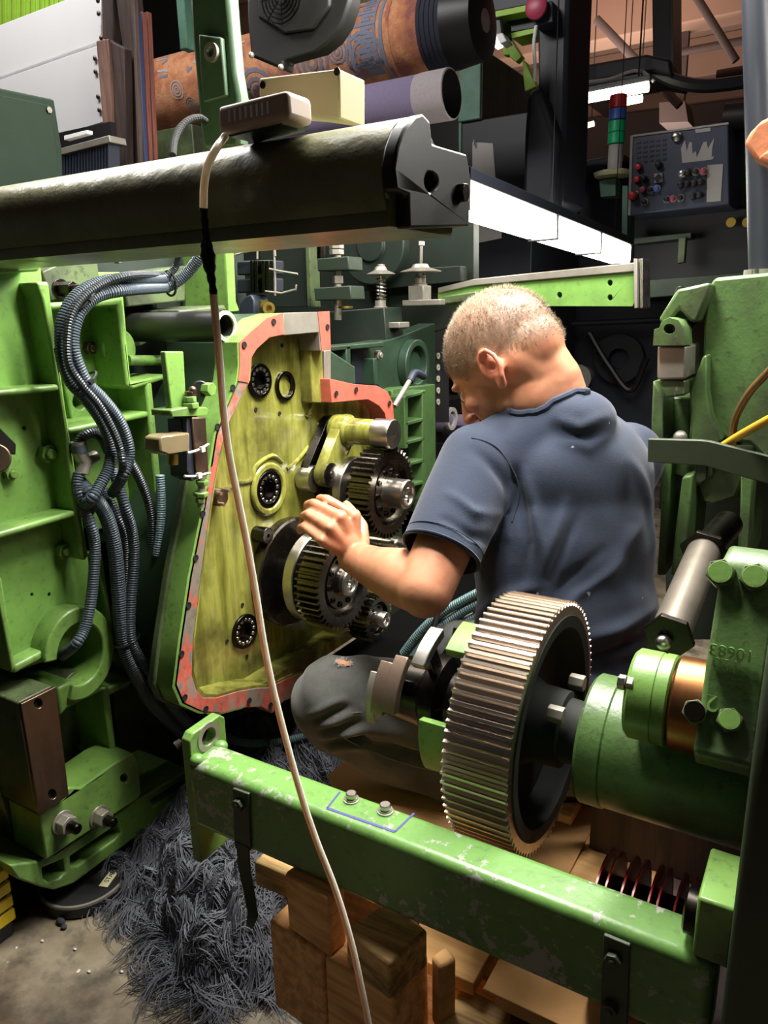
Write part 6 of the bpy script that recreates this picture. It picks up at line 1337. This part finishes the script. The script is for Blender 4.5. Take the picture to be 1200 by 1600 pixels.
def on(b, x, y, t):
    d = ray(x, y).normalized(); h = b.ray_cast(EYE, d); return h[0] if h[0] else AT(x, y, t)
def Bk(x, y): return on(sb0, x, y, 1.17)
def pfold(pts, w, a):
    """a soft crease along a chain of pixels on the shirt"""
    global dz
    P3 = [Bk(*q) for q in pts]; best = np.full(len(v), 9.0); n_ = len(P3)-1; tt = np.zeros(len(v))
    for k in range(n_):
        d, t = segd(v, P3[k], P3[k+1]); m_ = d < best; best[m_] = d[m_]; tt[m_] = (k+t[m_])/n_
    dz += a*np.exp(-(best/w)**2)*np.sin(np.pi*np.clip(tt*.84+.08, 0, 1))
for pts, w, a in (([(806, 735), (818, 790), (826, 850), (822, 905)], .007, -0.0090), ([(820, 740), (836, 800), (846, 870)], .009, 0.0090), ([(846, 900), (866, 840), (884, 785)], .009, 0.0090), ([(858, 905), (884, 850), (905, 800)], .007, -0.0060),
                   ([(862, 985), (900, 930), (968, 880)], .010, 0.0075), ([(850, 960), (885, 905), (940, 860)], .008, -0.0060), ([(745, 965), (790, 930), (842, 915)], .010, 0.0105), ([(735, 1000), (790, 965), (846, 955)], .009, -0.0090), ([(905, 1000), (960, 985), (1020, 950)], .012, 0.0090), ([(915, 1030), (975, 1010), (1025, 985)], .009, -0.0090),
                   ([(870, 655), (905, 668), (945, 650)], .009, 0.0075), ([(880, 690), (920, 700), (960, 672)], .010, 0.0060), ([(985, 720), (1012, 790), (1020, 860)], .012, 0.0075), ([(700, 770), (740, 800), (785, 806)], .008, 0.0060), ([(690, 810), (735, 838), (790, 850)], .007, -0.0060), ([(740, 705), (775, 735), (800, 775)], .010, -0.0060), ([(930, 930), (980, 850), (1005, 790)], .016, 0.0060), ([(800, 760), (790, 800), (795, 850)], .006, 0.0060)):
    pfold(pts, w, a)
dz += .0008*np.sin(v[:, 2]*58+v[:, 0]*22+3*np.sin(v[:, 1]*16))
setv(sm, v+n*dz[:, None])
shirt = finish('t_shirt', sm, G['shirt'], man, V((0, 0, 0)), smooth=180)
so = shirt.modifiers.new('solid', 'SOLIDIFY'); so.thickness = .0025; so.offset = -1
# rib collar, shoulder seam and hem stitch as thin tubes
sb_ = BVHTree.FromPolygons([tuple(p) for p in verts(sm)], [tuple(p.vertices) for p in sm.polygons])
def skinpath(b, pl, t, lift):
    out = []
    for q in pl:
        h = b.ray_cast(EYE, ray(*q).normalized()); out.append(h[0]+h[1]*lift if h[0] else AT(q[0], q[1], t))
    return out
cb_ = []; bb_ = BVHTree.FromPolygons([tuple(p) for p in verts(me)], [tuple(p.vertices) for p in me.polygons])
for x in range(800, 926, 9):
    for y in range(575, 690, 2):
        d_ = ray(x, y).normalized(); h = sb_.ray_cast(EYE, d_); k = bb_.ray_cast(EYE, d_)
        if h[0] and h[3] < 1.40 and (k[0] is None or h[3] < k[3]-.001):
            h = sb_.ray_cast(EYE, ray(x, y+4).normalized()); cb_.append(h[0]+h[1]*.001) if h[0] else None; break
cb_ += [cb_[-1]+V((-.03, .06, -.004)), cb_[-1]+V((-.09, .085, -.012)), cb_[0]+V((-.035, .07, -.01)), cb_[0]+V((-.02, .02, 0)), cb_[0]]
MB().tube(smooth_path(cb_, .006), .0062, 8).build('collar', G['shirt'], shirt)
MB().tube(smooth_path(skinpath(sb_, [(737, 684), (760, 690), (780, 703), (799, 731), (810, 760), (808, 790), (800, 815)], 1.15, .0003), .006), .0016, 6).build('shoulder_seam', G['shirt'], shirt)
ax_ = (ELB-SHL).normalized(); uu, ww, _ = frame_of(ax_)
for off_, nm in ((-.004, 'sleeve_hem'), (-.020, 'hem_stitch')):
    r_ = .0635 if nm == 'sleeve_hem' else .0640
    MB().tube([SLE+ax_*off_+uu*(r_*math.cos(t))+ww*(r_*math.sin(t)) for t in np.linspace(0, 2*math.pi, 40)], .0022 if nm == 'sleeve_hem' else .0009, 6).build(nm, G['shirt'], shirt)

# jeans
j = Blob()
j.ell(PC+V((0, 0, -.02)), (.165, .125, .10), ROTT)
TK = KNL+V((.012, 0, .0))
j.chain([(HPL, .100), (HPL.lerp(KNL, .5), .088), (TK, .079)]).ell(KNL+V((-.004, -.004, -.012)), (.072, .070, .074))
j.chain([(KNL+V((.01, 0, -.035)), .066), (V((-.60, 1.005, .258)), .058), (ANL, .052)])
j.chain([(HPR, .095), (KNR, .074), (KNR+V((.05, -.03, -.01)), .066), (ANR, .05)])
jm = j.skin('jeans', None, None, .0050, 7)
v = verts(jm); n = norms(jm); dz = np.zeros(len(v))
jb0 = BVHTree.FromPolygons([tuple(p) for p in v], [tuple(p.vertices) for p in jm.polygons])
def Kn(x, y): return on(jb0, x, y, 1.31)
for k in range(7):
    fold(Kn(482+k*5, 1120+k*8), Kn(535+k*9, 1092+k*12), .0068, .011 if k % 2 == 0 else -.012)
fold(Kn(528, 1150), Kn(600, 1168), .006, -.016); fold(Kn(590, 1165), Kn(700, 1190), .007, -.016); fold(Kn(530, 1138), Kn(640, 1146), .012, .006); fold(Kn(560, 1040), Kn(640, 1060), .02, .004)
dz += .0016*np.sin(v[:, 0]*70+v[:, 2]*90)+.0010*np.sin(v[:, 1]*120+v[:, 0]*60)
setv(jm, v+n*dz[:, None])
jeans = finish('jeans', jm, G['jeans'], man, V((0, 0, 0)), smooth=180)
def surf(px_, py_):
    """first point of the jeans seen along a pixel"""
    from mathutils.bvhtree import BVHTree
    global _bvh
    if '_bvh' not in globals(): _bvh = BVHTree.FromPolygons([tuple(p) for p in verts(jm)], [tuple(p.vertices) for p in jm.polygons])
    d = ray(px_, py_).normalized(); h = _bvh.ray_cast(EYE, d); return (h[0], h[1]) if h[0] else (None, None)
for nm, pl, r, mt in (('inseam', [(520, 1120), (560, 1113), (600, 1112), (650, 1116), (700, 1122)], .0010, 'seam'), ('shin_seam', [(528, 1148), (560, 1165), (600, 1182), (650, 1198), (690, 1206)], .0010, 'seam')):
    P_ = [surf(*q)[0] for q in pl]; P_ = [p for p in P_ if p]
    if len(P_) > 2: MB().tube(smooth_path(P_, .006), r, 6).build(nm, G[mt], jeans)
p, nrm_ = surf(538, 1036)
if p:
    u_, w_, a_ = frame_of(nrm_); R2 = random.Random(3); ring_ = []
    for k in range(18):
        t = 2*math.pi*k/18; rr = (.016 if abs(math.sin(t)) > .5 else .010)*R2.uniform(.75, 1.15); ring_.append(p+a_*.0012+w_*(rr*math.sin(t))+u_*(rr*.62*math.cos(t)))
    MB().plate(ring_, -a_*.004).build('torn_hole', G['skin'], jeans, smooth=60)
    fr_ = MB()
    for k in range(60):
        t = 2*math.pi*R2.random(); q = p+a_*.0014+w_*(.0155*math.sin(t))+u_*(.0095*math.cos(t)); e = q+w_*R2.uniform(-.006, .006)+u_*R2.uniform(-.006, .006)+a_*.001; fr_.tube([q, (q+e)/2+a_*.001, e], .0004, 4)
    k = fr_.build('frayed_thread', G['paper'], jeans); k['kind'] = 'stuff'
for an, d_ in ((ANL, V((.85, .5, 0))), (ANR, V((1, .0, 0)))):
    sh = Blob(); sh.chain([(an+d_*.02, .045), (an+d_*.10+V((0, 0, -.012)), .040), (an+d_*.19+V((0, 0, -.018)), .034)]); hm = sh.skin('shoe', None, None, .006, 4); finish('shoe', hm, G['rubber'], man, V((0, 0, 0)), smooth=180)
